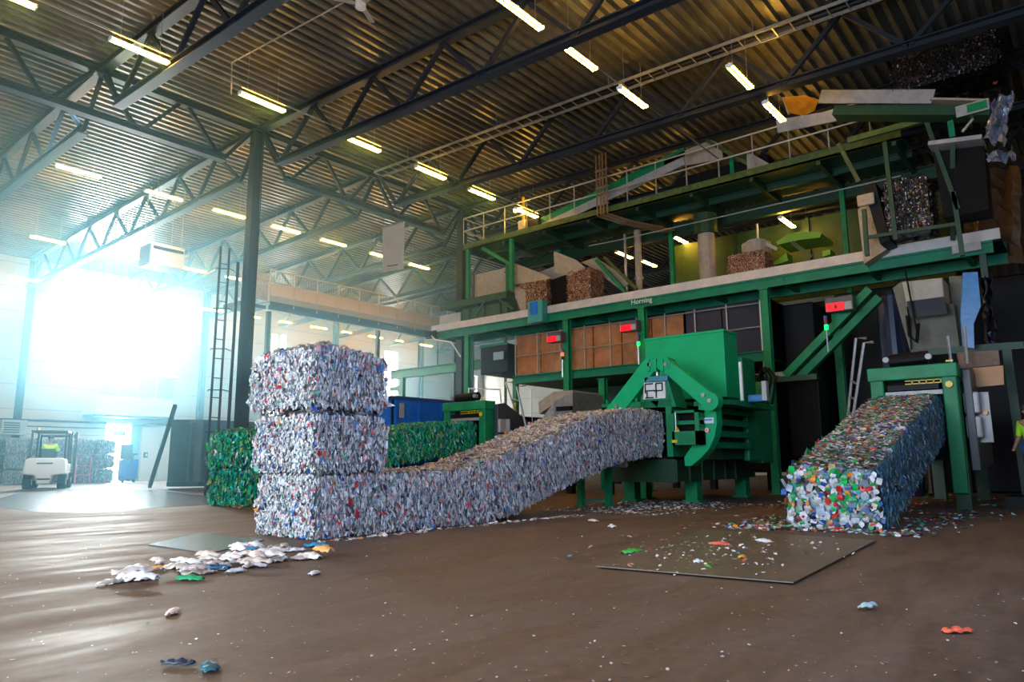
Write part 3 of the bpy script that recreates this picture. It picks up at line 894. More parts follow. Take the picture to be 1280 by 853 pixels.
# grey cabinet and covers between the balers
e = empty('feed_hood', (19, 11.6, 0), 'grey sheet metal hood with a sloping side behind the clear bale row', 'hood')
MB().prism(P2([(667, 538), (692, 503), (692, 527), (671, 541), (668, 541)], 17.2), (1.5, 0, 0)).build('sloping_cover', PLATE, e)
MB().prism(P2([(692, 503), (716, 490), (716, 540), (692, 540)], 17.2), (1.6, 0, 0)).build('hood_side', GALV, e)
MB().prism(P2([(673, 503), (692, 490), (716, 488), (716, 492), (692, 505), (674, 518)], 17.3), (1.4, 0, 0)).build('hood_top', BEIGE, e)
for z in (0.0, 0.35, 0.7):
    a = W(697, 514, x=17.15); MB().box(17.1, 17.2, a.y - 0.5, a.y + 0.02, a.z - z, a.z - z + 0.12).build('louvre', DARK, e)
for y in (10.9, 12.2): MB().box(17.4, 17.6, y - 0.1, y + 0.1, 0, 1.7).build('leg', DARK, e)

# ------------------------------------------------------------------ long conveyor on columns (the big green beam)
e = empty('long_conveyor', (20.4, 11, 5.7), 'long green and grey conveyor trough running across the whole plant on green columns', 'conveyor')
MB().box(20.0, 20.12, 1.67, 20.2, 5.75, 5.80).box(20.0, 20.12, 1.67, 20.2, 6.0, 6.05).box(20.05, 20.09, 1.67, 20.2, 5.78, 6.03).build('side_beam', BEAMG, e)
MB().prism([(19.97, 1.5, 6.05), (19.97, 20.6, 6.05), (19.97, 20.6, 6.31), (19.97, 1.5, 6.31)], (0.03, 0, 0)).build('side_sheet', mat('pale_sheet', (0.60, 0.55, 0.51), 0.5, noise=0.2, scale=4), e)
MB().box(20.1, 21.4, 1.5, 20.5, 6.02, 6.06).build('belt', BLACK, e)
MB().box(21.4, 21.5, 1.5, 20.3, 5.75, 6.31).build('back_beam', BEAMG, e)
for k in range(9):
    y = 2.2 + k * 2.2
    MB().box(19.99, 20.0, y, y + 0.03, 5.8, 6.0).box(20.1, 21.4, y, y + 0.1, 5.78, 5.9).build('cross_member', BEAMG, e)
y = W(802, 378, x=20).y
np_ = MB().box(19.96, 19.985, y - 0.36, y + 0.32, 5.86, 6.02).build('name_plate', BEAMG, e)
text('name_lettering', 'Horning', (19.955, y - 0.02, 5.94), 0.23, (0, -1, 0), (0, 0, 1), WHITE, np_)
p = W(1212, 318, x=20)
MB().box(19.96, 20.0, 1.9, 2.5, 5.85, 6.06).build('name_plate', PLATE, e)
MB().box(19.9, 20.0, 20.3, 20.8, 5.8, 6.1).box(19.8, 20.2, 20.5, 20.75, 5.85, 6.05).build('drive_motor', DARK, e)
MB().tube([(19.9, 20.5, 5.9), (19.8, 20.2, 5.7), (19.8, 19.3, 5.5), (19.9, 18.9, 4.9)], 0.03, 6).build('motor_cable', WHITE, e)


def column(x, y, z0, z1, parent, w=0.22, name='support_column', m=GREEN):
    c = MB().box(x, x + 0.03, y - w / 2, y + w / 2, z0, z1).box(x + w - 0.03, x + w, y - w / 2, y + w / 2, z0, z1).box(x + 0.03, x + w - 0.03, y - 0.02, y + 0.02, z0, z1)
    c.box(x + 0.01, x + w - 0.01, y + w / 2 - 0.02, y + w / 2, z0, z1)
    c.box(x - 0.06, x + w + 0.06, y - w / 2 - 0.06, y + w / 2 + 0.06, z0, z0 + 0.03)
    c.box(x - 0.04, x + w + 0.04, y - w / 2 - 0.04, y + w / 2 + 0.04, z1 - 0.03, z1)
    return c.build(name, m, parent)


for y in (7.2, 11.15, 14.1, 18.75, 5.5):
    if y == 5.5:
        column(22.6, 6.0, 0, 5.6, e)
    elif y == 14.1:
        column(20.05, y, 2.3, 5.75, e)
        MB().bar((20.16, 14.1, 2.35), (20.16, 12.9, 1.2), 0.2, 0.22).build('knee_brace', GREEN, e)
        column(20.05, 12.7, 0, 3.6, e)
    else:
        column(20.05, y, 0, 5.75, e)
# V braces on the right
MB().bar(W(983, 470, x=20.1), W(1088, 362, x=20.1), 0.2, 0.24, (1, 0, 0)).build('diagonal_brace', GREEN, e)
MB().bar(W(1000, 473, x=20.3), W(1100, 372, x=20.3), 0.2, 0.24, (1, 0, 0)).build('diagonal_brace', GREEN, e)
MB().box(20.0, 20.3, 5.9, 7.3, 3.05, 3.2).build('tie_beam', DKGREEN, e)
MB().bar((20.1, 1.9, 5.75), (20.1, 1.9, 2.9), 0.14, 0.14).build('hanger_post', DKGREEN, e)
# control box clipped on the trough
cb = MB().box(19.65, 19.97, 14.78, 15.42, 5.72, 6.5).build('control_box', mat('teal_box', (0.02, 0.26, 0.25), 0.35), e, bevel=0.02)
MB().box(19.63, 19.66, 15.0, 15.2, 6.0, 6.45).box(19.63, 19.66, 15.25, 15.3, 6.0, 6.45).build('control_display', BLUE, cb)

# red displays with signal lamps
for i, (cy, cz, X, nm) in enumerate(((14.28, 5.05, 19.62, 'near the left column'), (11.38, 5.08, 19.62, 'above the green hopper'), (5.08, 4.86, 19.55, 'beside the slanting green braces'))):
    e = empty('number_display', (X, cy, cz), 'dark box with a glowing red display %s' % nm, 'display', 'red displays under the conveyor')
    s = 1.0 if i < 2 else 1.15
    MB().box(X, X + 0.3, cy - 0.3 * s, cy + 0.3 * s, cz - 0.12 * s, cz + 0.22 * s).build('housing', mat('display_grey', (0.07, 0.07, 0.085), 0.4), e, bevel=0.02)
    MB().box(X - 0.01, X + 0.01, cy - 0.10 * s, cy + 0.27 * s, cz - 0.1 * s, cz + 0.08 * s).build('red_screen', REDSCR, e)
    MB().box(X - 0.01, X + 0.01, cy - 0.27 * s, cy - 0.12 * s, cz - 0.1 * s, cz + 0.08 * s).build('grey_panel', PLATE, e)
    if i == 2: MB().box(X - 0.02, X + 0.0, cy + 0.05, cy + 0.11, cz - 0.06, cz + 0.04).build('digit', INK, e)
for i, (px, py, X, on) in enumerate(((702, 446, 19.8, 0), (797, 428, 19.8, 1), (1032, 407, 19.4, 1))):
    p = W(px, py, x=X)
    e = empty('signal_lamp', p, ('signal lamp lit red on the left green column', 'signal lamp lit green on the post left of the hopper', 'signal lamp lit green below the right red display')[i], 'signal lamp')
    MB().tube([p + Vector((0.05, 0, -0.7)), p + Vector((0.05, 0, -0.1))], 0.02, 8).build('stem', GALV, e)
    MB().tube([p + Vector((0.05, 0, -0.1)), p + Vector((0.05, 0, 0.02))], 0.05, 12).build('green_lens', GREENLED if on else DKGREEN, e)
    MB().tube([p + Vector((0.05, 0, 0.02)), p + Vector((0.05, 0, 0.14))], 0.05, 12).build('red_lens', REDLED if not on else mat('red_off', (0.2, 0.02, 0.02), 0.4), e)
    MB().tube([p + Vector((0.05, 0, 0.14)), p + Vector((0.05, 0, 0.26))], 0.05, 12).build('top_lens', mat('blue_off', (0.03, 0.06, 0.2), 0.4), e)

# ------------------------------------------------------------------ sorting cabin with plywood panels
e = empty('sorting_cabin', (21, 12, 3.7), 'raised sorting cabin with plywood and dark panels on a green floor beam', 'cabin')
MB().ibeam((20.5, 7.3, 3.88), (20.5, 16.75, 3.88), 0.2, 0.30).build('floor_beam', BEAMG, e)
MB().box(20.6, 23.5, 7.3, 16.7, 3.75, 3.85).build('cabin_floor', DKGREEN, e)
MB().box(20.7, 23.5, 7.3, 16.7, 5.55, 5.6).build('cabin_roof', DARK, e)
MB().box(23.4, 23.5, 7.3, 16.7, 3.8, 5.6).build('back_wall', DARK, e)
ys = np.linspace(16.7, 9.95, 7)
for k in range(6):
    MB().box(20.6, 20.64, ys[k + 1] + 0.02, ys[k] - 0.02, 4.03, 5.5).build('plywood_panel', WOOD, e)
ys = np.linspace(9.9, 7.5, 3)
PANE = mat('dark_pane', (0.03, 0.032, 0.05), 0.15)
for k in range(2):
    MB().box(20.6, 20.64, ys[k + 1] + 0.02, ys[k] - 0.02, 4.03, 5.55).build('dark_pane', PANE, e)
for y in np.linspace(16.7, 7.5, 10):
    MB().box(20.52, 20.56, y - 0.02, y + 0.02, 4.0, 5.55).build('mullion', RAIL, e)
MB().tube([(20.5, 16.7, 4.75), (20.5, 7.5, 4.75)], 0.022, 6).build('guard_bar', RAIL, e)
MB().tube([(20.5, 16.7, 5.5), (20.5, 7.5, 5.45)], 0.022, 6).build('guard_bar', RAIL, e)
MB().box(20.5, 20.53, 7.35, 7.5, 3.3, 5.5).build('white_strip', WHITE, e)
# dark left end of the cabin with window
e = empty('cabin_annex', (21, 18, 4), 'dark grey annex at the left end of the sorting cabin', 'cabin')
MB().box(20.7, 23.0, 17.2, 18.6, 4.25, 5.35).build('shell', DARK, e, bevel=0.03)
MB().box(20.66, 20.7, 17.4, 17.9, 4.75, 5.05).build('window_pane', GLASS, e)
MB().box(20.66, 20.7, 17.2, 18.6, 5.3, 5.4).build('top_trim', BEAMG, e)

# ------------------------------------------------------------------ upper gantry walkway
e = empty('upper_walkway', (21.2, 11, 9.1), 'upper green gantry walkway with pale tubular railing under the roof', 'walkway')
Y0, Y1 = 3.35, 18.9
MB().box(20.0, 20.06, Y0, Y1, 9.14, 9.38).box(20.0, 20.16, Y0, Y1, 9.14, 9.18).build('edge_beam', OLIVE, e)
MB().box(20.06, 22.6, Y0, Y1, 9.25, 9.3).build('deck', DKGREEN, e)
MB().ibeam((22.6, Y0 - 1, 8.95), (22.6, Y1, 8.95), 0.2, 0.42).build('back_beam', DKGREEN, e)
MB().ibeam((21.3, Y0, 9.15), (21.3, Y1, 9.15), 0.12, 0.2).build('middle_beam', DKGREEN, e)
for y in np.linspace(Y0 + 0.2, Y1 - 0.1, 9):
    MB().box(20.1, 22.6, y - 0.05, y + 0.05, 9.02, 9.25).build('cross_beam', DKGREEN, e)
for zz, nm in ((10.45, 'top_rail'), (9.93, 'middle_rail')):
    MB().tube([(22.4, Y1, zz), (20.03, Y1, zz), (20.03, Y0, zz)], 0.028, 8).build(nm, RAIL, e)
for k in range(15):
    y = Y1 - 1.06 * k
    MB().tube([(20.03, y, 9.3), (20.03, y, 10.45)], 0.022, 6).build('rail_post', RAIL, e)
for x in (21.2, 22.4): MB().tube([(x, Y1, 9.3), (x, Y1, 10.45)], 0.022, 6).build('rail_post', RAIL, e)
for (x, y, z0) in ((20.1, 18.7, 7.2), (20.1, 16.5, 7.2), (22.4, 18.6, 6.2), (22.5, 11.2, 6.3), (22.5, 5.5, 5.8), (22.4, 16.0, 6.2)):
    MB().bar((x, y, z0), (x, y, 9.15), 0.14, 0.14, (0, 1, 0)).build('support_post', GREEN, e)
MB().bar((20.15, 18.0, 9.1), (20.6, 16.9, 8.3), 0.12, 0.12).build('knee_brace', GREEN, e)
MB().tube([(20.9, 3.6, 8.45), (20.9, 12.5, 8.45), (21.5, 14, 8.7)], 0.02, 6).build('cable', RAIL, e)

# mid level small platform at the left end
MUTG = mat('dusty_dark_green', (0.025, 0.085, 0.04), 0.6, noise=0.4, scale=5)
e = empty('side_platform', (21, 18.5, 7), 'small green service platform hanging below the left end of the gantry', 'platform')
MB().box(20.3, 22.3, 16.9, 20.4, 7.05, 7.25).build('deck', MUTG, e)
MB().bar((20.3, 20.4, 7.1), (20.3, 16.9, 7.1), 0.1, 0.24).build('edge_beam', MUTG, e)
MB().bar((20.3, 17.3, 7.0), (20.3, 16.6, 6.5), 0.08, 0.08).build('brace', MUTG, e)
MB().bar((20.3, 18.0, 7.0), (20.3, 18.5, 6.5), 0.08, 0.08).build('brace', MUTG, e)
MB().box(20.3, 21.0, 16.9, 19.2, 6.42, 6.85).build('lower_trough', MUTG, e)
for k in range(3): MB().box(20.27, 20.3, 17.2 + k * 0.8, 17.3 + k * 0.8, 6.42, 6.85).build('stiffener', DKGREEN, e)
MB().box(20.25, 20.3, 19.25, 20.4, 6.35, 6.75).build('grey_panel', PLATE, e)
for y in (18.6, 17.4):
    MB().box(20.5, 20.62, y - 0.05, y + 0.05, 6.3, 7.1).build('post', MUTG, e)
e = empty('cladding_sheet', (23.5, 18, 7.2), 'pale grey sheet panel behind the left gantry posts', 'panel')
MB().box(23.5, 23.56, 19.6, 21.6, 7.5, 9.3).build('sheet', PLATE, e)
MB().box(23.44, 23.5, 19.6, 19.75, 7.5, 9.3).build('edge_strip', BEIGE, e)
MB().box(23.44, 23.5, 21.5, 21.6, 0.0, 9.3).build('leg', DKGREEN, e)
MB().box(23.44, 23.5, 19.6, 19.7, 0.0, 7.5).build('leg', DKGREEN, e)

# ------------------------------------------------------------------ chutes with dusty bales on the conveyor
def waste_face(name, x0, x1, y0, y1, z0, z1, seed, parent, pal=PAL_BROWN, dens=0.8, size=1.0):
    o = bale(name, x0, x1, y0, y1, z0, z1, pal, '', '', seed, wires=False, dens=dens, size=size)
    for k in ('label', 'category', 'group'):
        if k in o: del o[k]
    o.location = o.location - origin_of(parent)
    o.parent = parent
    return o


e = empty('discharge_chute', (20.6, 16.2, 6.3), 'beige steel chute with crumpled waste heaped below it, the left of two on the conveyor', 'chute', 'chutes on the long conveyor')
MB().prism(P2([(640, 328), (672, 340), (690, 348), (668, 352), (641, 356)], 20.5), (0.05, 0, 0)).build('side_plate', BEIGE, e)
MB().prism([W(640, 328, x=20.5), W(640, 356, x=20.5), W(648, 366, x=20.5), W(648, 338, x=21.8)], (0.06, 0, 0)).build('lip_plate', BEIGE, e)
MB().prism(P2([(643, 358), (656, 362), (658, 392), (652, 390), (644, 372)], 20.45), (0.08, 0, 0)).build('front_strip', BEIGE, e)
MB().prism(P2([(672, 341), (700, 330), (716, 345), (690, 350)], 21.4), (0.05, 0, 0)).build('back_plate', PLATE, e)
waste_face('waste_heap', 20.5, 21.3, 15.2, 16.5, 6.1, 7.45, 201, e)
MB().prism(P2([(684, 352), (706, 344), (716, 350), (712, 378), (690, 390), (683, 380)], 20.7), (0.5, 0, 0)).build('black_curtain', BLACK, e)
e = empty('discharge_chute', (20.6, 14.2, 6.3), 'beige steel chute beside a wrapped brown waste block, the right of two on the conveyor', 'chute', 'chutes on the long conveyor')
MB().prism(P2([(692, 314), (720, 325), (732, 335), (712, 345), (693, 340)], 20.6), (0.05, 0, 0)).build('side_plate', BEIGE, e)
MB().prism(P2([(726, 328), (745, 322), (790, 352), (775, 362), (740, 335)], 21.6), (0.05, 0, 0)).build('back_plate', BEIGE, e)
waste_face('wrapped_waste', 20.6, 21.35, 13.35, 14.35, 6.15, 7.6, 202, e, size=0.8)
MB().bar(W(745, 325, x=21.2), W(782, 366, x=21.2), 0.08, 0.12).build('frame_bar', GREEN, e)
MB().bar(W(756, 322, x=21.4), W(796, 362, x=21.4), 0.08, 0.10).build('frame_bar', OLIVE, e)
MB().box(20.2, 20.35, 13.2, 14.9, 6.25, 6.38).build('base_ledge', PLATE, e)

e = empty('waste_crate', (20.9, 7.9, 6.3), 'brown speckled block of pressed waste on the conveyor right of the grey pipe', 'waste block')
waste_face('pressed_waste', 20.8, 21.4, 7.35, 8.5, 6.3, 7.12, 203, e, size=0.7)
e = empty('round_tank', (22, 8.0, 7.0), 'small cream round tank behind the brown waste block', 'tank')
MB().tube([(22.2, 8.1, 6.3), (22.2, 8.1, 7.75)], 0.45, 20).build('drum', BEIGE, e); MB().tube([(22.2, 8.1, 7.75), (22.2, 8.1, 7.85)], 0.3, 16).build('lid', PLATE, e)
e = empty('duct_pipe', (21.9, 9.6, 6.3), 'vertical grey duct pipe standing on the conveyor under the gantry', 'pipe')
MB().tube([(21.7, 9.55, 6.2), (21.7, 9.55, 8.3)], 0.27, 20).build('pipe', BEIGE, e); MB().tube([(21.7, 9.55, 8.25), (21.7, 9.55, 8.9)], 0.38, 20).build('collar', DKGREEN, e)
e = empty('duct_pipe', (21.9, 11.2, 6.3), 'thin brown vertical pipe left of the big grey duct pipe', 'pipe')
MB().tube([(21.9, 12.2, 6.2), (21.9, 12.2, 9.0)], 0.12, 12).build('pipe', BEIGE, e); MB().tube([(21.9, 12.2, 7.2), (21.9, 12.2, 7.3)], 0.16, 12).build('flange', GALV, e)
MB().tube([(21.7, 12.6, 6.2), (21.7, 12.6, 8.9)], 0.05, 8).build('conduit', GALV, e)

# green guard with a lamp in the bright bay
LIME = mat('lime_guard', (0.20, 0.42, 0.03), 0.5)
e = empty('machine_guard', (23, 7.2, 6.4), 'pale green arched machine guard lit by the lamp in the bay under the gantry', 'guard')
MB().prism(P2([(970, 303), (985, 293), (1010, 289), (1027, 292), (1025, 297), (1000, 300), (972, 306)], 22.4), (1.2, 0, 0)).build('hood', LIME, e)
MB().prism(P2([(965, 330), (983, 316), (985, 326), (968, 332)], 22.2), (0.5, 0, 0)).build('side_flap', LIME, e)
MB().prism(P2([(1028, 314), (1038, 312), (1038, 318), (1028, 321)], 22.2), (0.5, 0, 0)).build('small_flap', LIME, e)
MB().bar(W(990, 303, x=22.2), W(1015, 322, x=22.2), 0.06, 0.12).build('frame_bar', OLIVE, e)
MB().bar(W(948, 300, x=22.0), W(972, 312, x=22.0), 0.06, 0.1).build('frame_bar', RAIL, e)
MB().bar(W(946, 280, x=22.0), W(948, 312, x=22.0), 0.05, 0.05).build('frame_post', RAIL, e)
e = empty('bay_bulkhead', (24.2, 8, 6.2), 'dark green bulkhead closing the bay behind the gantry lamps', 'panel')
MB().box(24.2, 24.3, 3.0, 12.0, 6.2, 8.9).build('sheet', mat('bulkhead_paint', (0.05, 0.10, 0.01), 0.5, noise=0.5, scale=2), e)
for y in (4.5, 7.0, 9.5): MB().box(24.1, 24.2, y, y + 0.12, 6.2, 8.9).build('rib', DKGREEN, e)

# sloping conveyors on the upper deck
e = empty('inclined_conveyor', (20.8, 13, 9.4), 'green inclined conveyor with grey trough rising along the upper walkway', 'conveyor')
MB().bar((20.75, 16.6, 9.45), (20.75, 9.6, 10.75), 0.5, 0.30, (0, 0, 1)).build('belt_frame', GREEN, e)
MB().bar((20.45, 15.6, 9.38), (20.45, 9.6, 10.42), 0.05, 0.28).build('side_sheet', PLATE, e)
MB().prism([(20.5, 10.4, 10.35), (20.5, 8.35, 10.15), (20.5, 8.35, 10.6), (20.5, 8.7, 10.88), (20.5, 10.3, 10.7)], (0.05, 0, 0)).build('head_sheet', BEIGE, e)
MB().bar((20.4, 8.8, 10.85), (20.4, 7.3, 9.5), 0.06, 0.1).build('strut', OLIVE, e)
MB().bar((20.6, 8.1, 9.3), (20.6, 8.1, 10.2), 0.12, 0.12, (0, 1, 0)).build('post', GREEN, e)
MB().box(20.6, 21.2, 7.0, 10.0, 9.4, 9.95).build('drive_housing', BLACK, e)
MB().prism([(20.35, 7.55, 9.4), (20.35, 6.75, 9.4), (20.35, 7.4, 10.0), (20.35, 7.55, 10.05)], (0.3, 0, 0)).build('white_wedge', BEIGE, e)
e = empty('work_lamp', (20.9, 17.0, 9.6), 'glowing yellow work lamp at the left end of the gantry', 'lamp')
pw = W(647, 262, x=20.9)
MB().prism([pw + Vector(q) for q in ((0, 0.2, -0.06), (0, -0.2, -0.1), (0, -0.2, 0.04), (0, 0.2, 0.08))], (0.08, 0, 0)).build('lens', mat('yellow_glow', (1, 0.8, 0.3), 0.4, emis=(1.0, 0.62, 0.15), estr=12), e)
MB().box(pw.x, pw.x + 0.06, pw.y - 0.32, pw.y - 0.22, 9.35, pw.z + 0.45).build('stand', YELLOW, e)
e = empty('control_panel', (20.6, 16.6, 9.35), 'small cream and dark control panel on the upper walkway behind the rail', 'control panel')
MB().box(20.3, 20.5, 16.05, 16.35, 9.4, 9.85).build('cream_box', BEIGE, e); MB().box(20.3, 20.5, 15.4, 16.0, 9.4, 9.8).build('dark_box', DARK, e, bevel=0.02)

# sloping top conveyor at the right and its clutter
e = empty('top_conveyor', (19.2, 3, 9), 'grey-sided conveyor sloping down high above the right end of the gantry', 'conveyor')
a, b = W(1025, 121, x=18.6), W(1167, 121, x=18.6)
MB().bar(a, b, 0.05, 0.34, (0, 0, 1)).build('side_sheet', PLATE, e)
a, b = W(1045, 142, x=18.65), W(1240, 142, x=18.65)
MB().bar(a, b, 0.5, 0.24, (0, 0, 1)).build('belt_frame', DKGREEN, e)
a, b = W(1165, 128, x=18.7), W(1238, 130, x=18.7)
MB().bar(a, b, 0.5, 0.05, (0, 0, 1)).build('belt_edge', BEIGE, e)
MB().prism(P2([(970, 150), (1048, 137), (1050, 150), (972, 166)], 18.9), (0.05, 0, 0)).build('lower_sheet', PLATE, e)
MB().prism(P2([(1078, 145), (1120, 140), (1120, 148), (1080, 150)], 18.8), (0.05, 0, 0)).build('lower_sheet', PLATE, e)
a = W(1222, 134, x=18.3)
MB().box(18.28, 18.32, a.y - 0.22, a.y + 0.42, a.z - 0.12, a.z + 0.14).build('name_plate', PLATE, e)
MB().box(18.26, 18.28, a.y - 0.18, a.y + 0.2, a.z - 0.08, a.z + 0.1).build('plate_print', GREEN, e)
MB().bar(W(1188, 152, x=18.7), W(1191, 172, x=18.7), 0.12, 0.12, (0, 1, 0)).build('leg', BEAMG, e)
MB().bar(W(1222, 142, x=18.7), W(1203, 165, x=18.7), 0.05, 0.05, (0, 1, 0)).build('brace', RAIL, e)
MB().bar(W(1191, 172, x=18.7), W(1191, 300, x=19.9), 0.1, 0.1, (0, 1, 0)).build('leg', DKGREEN, e)
e = empty('orange_tarp', (20, 5.5, 10), 'crumpled orange sheet hanging at the left end of the top conveyor', 'tarp')
tp = P2([(980, 122), (1008, 121), (1022, 123), (1020, 140), (1004, 144), (984, 141)], 19.4)
cen = sum((p for p in tp), Vector()) / 6
vs = [cen + Vector((0.25, 0, 0.05))] + [p + Vector((random.uniform(-0.15, 0.2), 0, 0)) for p in tp]
tm = MB().add(vs, [(0, 1 + k, 1 + (k + 1) % 6) for k in range(6)])
tm.add([v + Vector((0.02, 0, 0)) for v in vs], [(0, 1 + (k + 1) % 6, 1 + k) for k in range(6)])
tm.build('sheet', ORANGE, e)
MB().tube([W(979, 122, x=19.4), W(986, 143, x=19.4)], 0.03, 6).build('edge_pole', RAIL, e)
# truss-hung dark housing above
e = empty('dark_housing', (20, 2.2, 9.8), 'dark waste-covered housing in the corner above the top conveyor', 'housing')
waste_face('waste_cover', 18.6, 20.0, 1.0, 3.2, 9.72, 10.9, 221, e, pal=[((0.02, 0.010, 0.008), 60), ((0.008, 0.005, 0.004), 70), ((0.3, 0.10, 0.07), 2), ((0.5, 0.45, 0.4), 1)], dens=0.5)

# hanging frame with bottle-filled hopper
e = empty('infeed_hopper', (19.3, 3.2, 5.9), 'dark hopper full of crushed bottles hanging in a green frame at the right end', 'hopper')
waste_face('bottle_fill', 19.2, 20.0, 2.75, 3.75, 6.35, 7.75, 222, e, pal=[((0.03, 0.024, 0.02), 60), ((0.008, 0.007, 0.006), 60), ((0.75, 0.45, 0.35), 8), ((0.75, 0.75, 0.72), 7), ((0.65, 0.08, 0.04), 2)], dens=0.8)
MB().prism(P2([(1080, 235), (1094, 228), (1112, 300), (1100, 305)], 19.1), (0.9, 0, 0)).build('side_plate', DARK, e)
MB().prism(P2([(1072, 262), (1084, 252), (1108, 312), (1080, 330)], 19.6), (0.4, 0, 0)).build('lit_panel', BEIGE, e)
for pts in (((1048, 180), (1074, 228)), ((1106, 178), (1120, 300)), ((1157, 150), (1198, 262)), ((1192, 240), (1203, 320)), ((1080, 262), (1084, 320))):
    MB().bar(W(*pts[0], x=19.0), W(*pts[1], x=19.0), 0.10, 0.10, (0, 1, 0)).build('frame_bar', DKGREEN, e)
MB().bar(W(1060, 176, x=19.0), W(1158, 149, x=19.0), 0.1, 0.14).build('top_bar', OLIVE, e)
MB().bar(W(1084, 297, x=19.0), W(1196, 280, x=19.0), 0.06, 0.08).build('low_rail', DKGREEN, e)
MB().bar(W(1084, 272, x=19.3), W(1160, 262, x=19.3), 0.03, 0.03).build('wire_rail', RAIL, e)
MB().box(18.95, 19.05, 3.9, 4.3, 7.2, 7.5).build('bearing', BEIGE, e, bevel=0.03)
e = empty('second_trough', (19.5, 1.9, 7), 'black lower trough with a grey upper edge at the far right end', 'conveyor')
a, b = W(1164, 186, x=19), W(1230, 178, x=19)
MB().bar(a, b, 0.8, 0.1).build('top_edge', PLATE, e)
MB().prism(P2([(1166, 190), (1230, 182), (1236, 262), (1180, 272)], 19), (0.8, 0, 0)).build('trough_side', BLACK, e)

# plastic wrap hanging at the right end


def crumple(name, pts, X, m, label, cat, seed, amp=0.15, nx=8, nz=14):
    """a crumpled hanging sheet between four corner sight points on one plane"""
    rng = random.Random(seed)
    c = P2(pts, X)
    vs, fs = [], []
    for j in range(nz):
        for i in range(nx):
            u, v = i / (nx - 1), j / (nz - 1)
            p = c[0].lerp(c[1], u).lerp(c[3].lerp(c[2], u), v)
            vs.append(p + Vector((math.sin(u * 11 + v * 2) * amp + rng.uniform(-amp, amp) * 0.5, rng.uniform(-0.04, 0.04), rng.uniform(-0.05, 0.05))))
    for j in range(nz - 1):
        for i in range(nx - 1):
            a = j * nx + i
            fs.append((a, a + 1, a + nx + 1, a + nx))
    o = MB().add(vs, fs).build(name, m)
    s_ = o.modifiers.new('s', 'SOLIDIFY'); s_.thickness = 0.01
    tag(o, label, cat)
    return o


crumple('plastic_wrap', [(1243, 122), (1268, 118), (1256, 182), (1228, 172)], 18.3, SILVER, 'shiny crumpled clear film bunched at the top right end of the conveyor', 'plastic film', 3)
crumple('plastic_wrap', [(1230, 192), (1268, 186), (1268, 200), (1236, 202)], 18.3, SILVER, 'strip of shiny film sticking out below the bunched film at top right', 'plastic film', 4, nz=5)
crumple('tarpaulin', [(1205, 212), (1275, 208), (1278, 330), (1205, 330)], 21.5, mat('brown_tarp', (0.10, 0.05, 0.02), 0.6), 'brown tarpaulin hanging behind the right end of the long conveyor', 'tarpaulin', 5)
tag(MB().prism(P2([(1204, 341), (1222, 340), (1226, 383), (1217, 405), (1218, 436), (1204, 433), (1201, 398)], 17.6), (0.04, 0.02, 0)).build('blue_sheet', TARPB), 'bright blue stiff plastic sheet standing upright at the right above the cardboard', 'plastic sheet')
crumple('plastic_wrap', [(1226, 345), (1240, 345), (1246, 430), (1232, 432)], 18.2, mat('black_film', (0.02, 0.02, 0.03), 0.15, bump=0.5, scale=8), 'black glinting film hanging right of the blue sheet', 'plastic film', 8)
tag(MB().prism(P2([(1207, 461), (1254, 457), (1255, 481), (1222, 484), (1214, 478)], 16.3), (0.02, 0, 0)).build('cardboard_sheet', CARD), 'light brown cardboard sheet leaning right of the right baler', 'cardboard')
tag(MB().prism(P2([(1195, 441), (1248, 438), (1250, 456), (1200, 461)], 16.5), (0.02, 0, 0)).build('rusty_sheet', mat('rusty_sheet', (0.22, 0.12, 0.07), 0.6, noise=0.5)), 'rusty brown sheet above the cardboard at the right baler', 'metal sheet')

# white / grey feed box above right baler
e = empty('feed_box', (19, 3, 3.3), 'pale grey feed box with a dark window above the right baler', 'hopper')
MB().prism(P2([(1127, 352), (1178, 347), (1181, 378), (1133, 384)], 18.8), (1.0, 0, 0)).build('upper_box', mat('aged_white', (0.40, 0.39, 0.33), 0.5, noise=0.2), e, bevel=0.03)
MB().prism(P2([(1133, 377), (1179, 371), (1184, 392), (1138, 397)], 18.72), (0.1, 0, 0)).build('dark_window', PANE, e)
MB().prism(P2([(1128, 385), (1192, 380), (1200, 438), (1138, 440)], 19.2), (0.8, 0, 0)).build('lower_chute', mat('aged_grey', (0.15, 0.15, 0.11), 0.55, noise=0.4, scale=3), e)
MB().prism(P2([(1116, 360), (1127, 352), (1136, 400), (1138, 440), (1128, 405)], 19.0), (0.8, 0, 0)).build('side_cheek', MATS['aged_grey'], e)
MB().prism(P2([(1186, 346), (1202, 345), (1204, 436), (1196, 436)], 19.6), (0.2, 0, 0)).build('back_sheet', MATS['aged_grey'], e)
MB().tube([W(1134, 395, x=18.7), W(1137, 420, x=18.6), W(1146, 428, x=18.6), W(1148, 405, x=18.7)], 0.04, 8).build('hose', BLACK, e)
MB().tube([W(1131, 335, x=18.6), W(1148, 425, x=18.6)], 0.02, 6).build('cable', BLACK, e)
e = empty('blue_drum', (20.6, 4.2, 0), 'tall dark blue cylinder standing behind the braces', 'cylinder')
MB().tube([(21, 4.15, 0), (21, 4.15, 5.2)], 0.36, 20).build('cylinder', mat('navy_paint', (0.008, 0.016, 0.05), 0.3), e); MB().tube([(21, 4.15, 5.2), (21, 4.15, 5.3)], 0.42, 20).build('flange', DARK, e)
e = empty('green_frame', (18.5, 2.0, 3), 'dark green beam frame behind the right baler', 'frame')
MB().bar(W(1140, 442, x=18), W(1280, 432, x=18), 0.15, 0.15).build('beam', DKGREEN, e)
MB().bar((18, W(1262, 434, x=18).y, 0), (18, W(1258, 434, x=18).y, 3.3), 0.12, 0.16, (0, 1, 0)).build('post', DKGREEN, e)
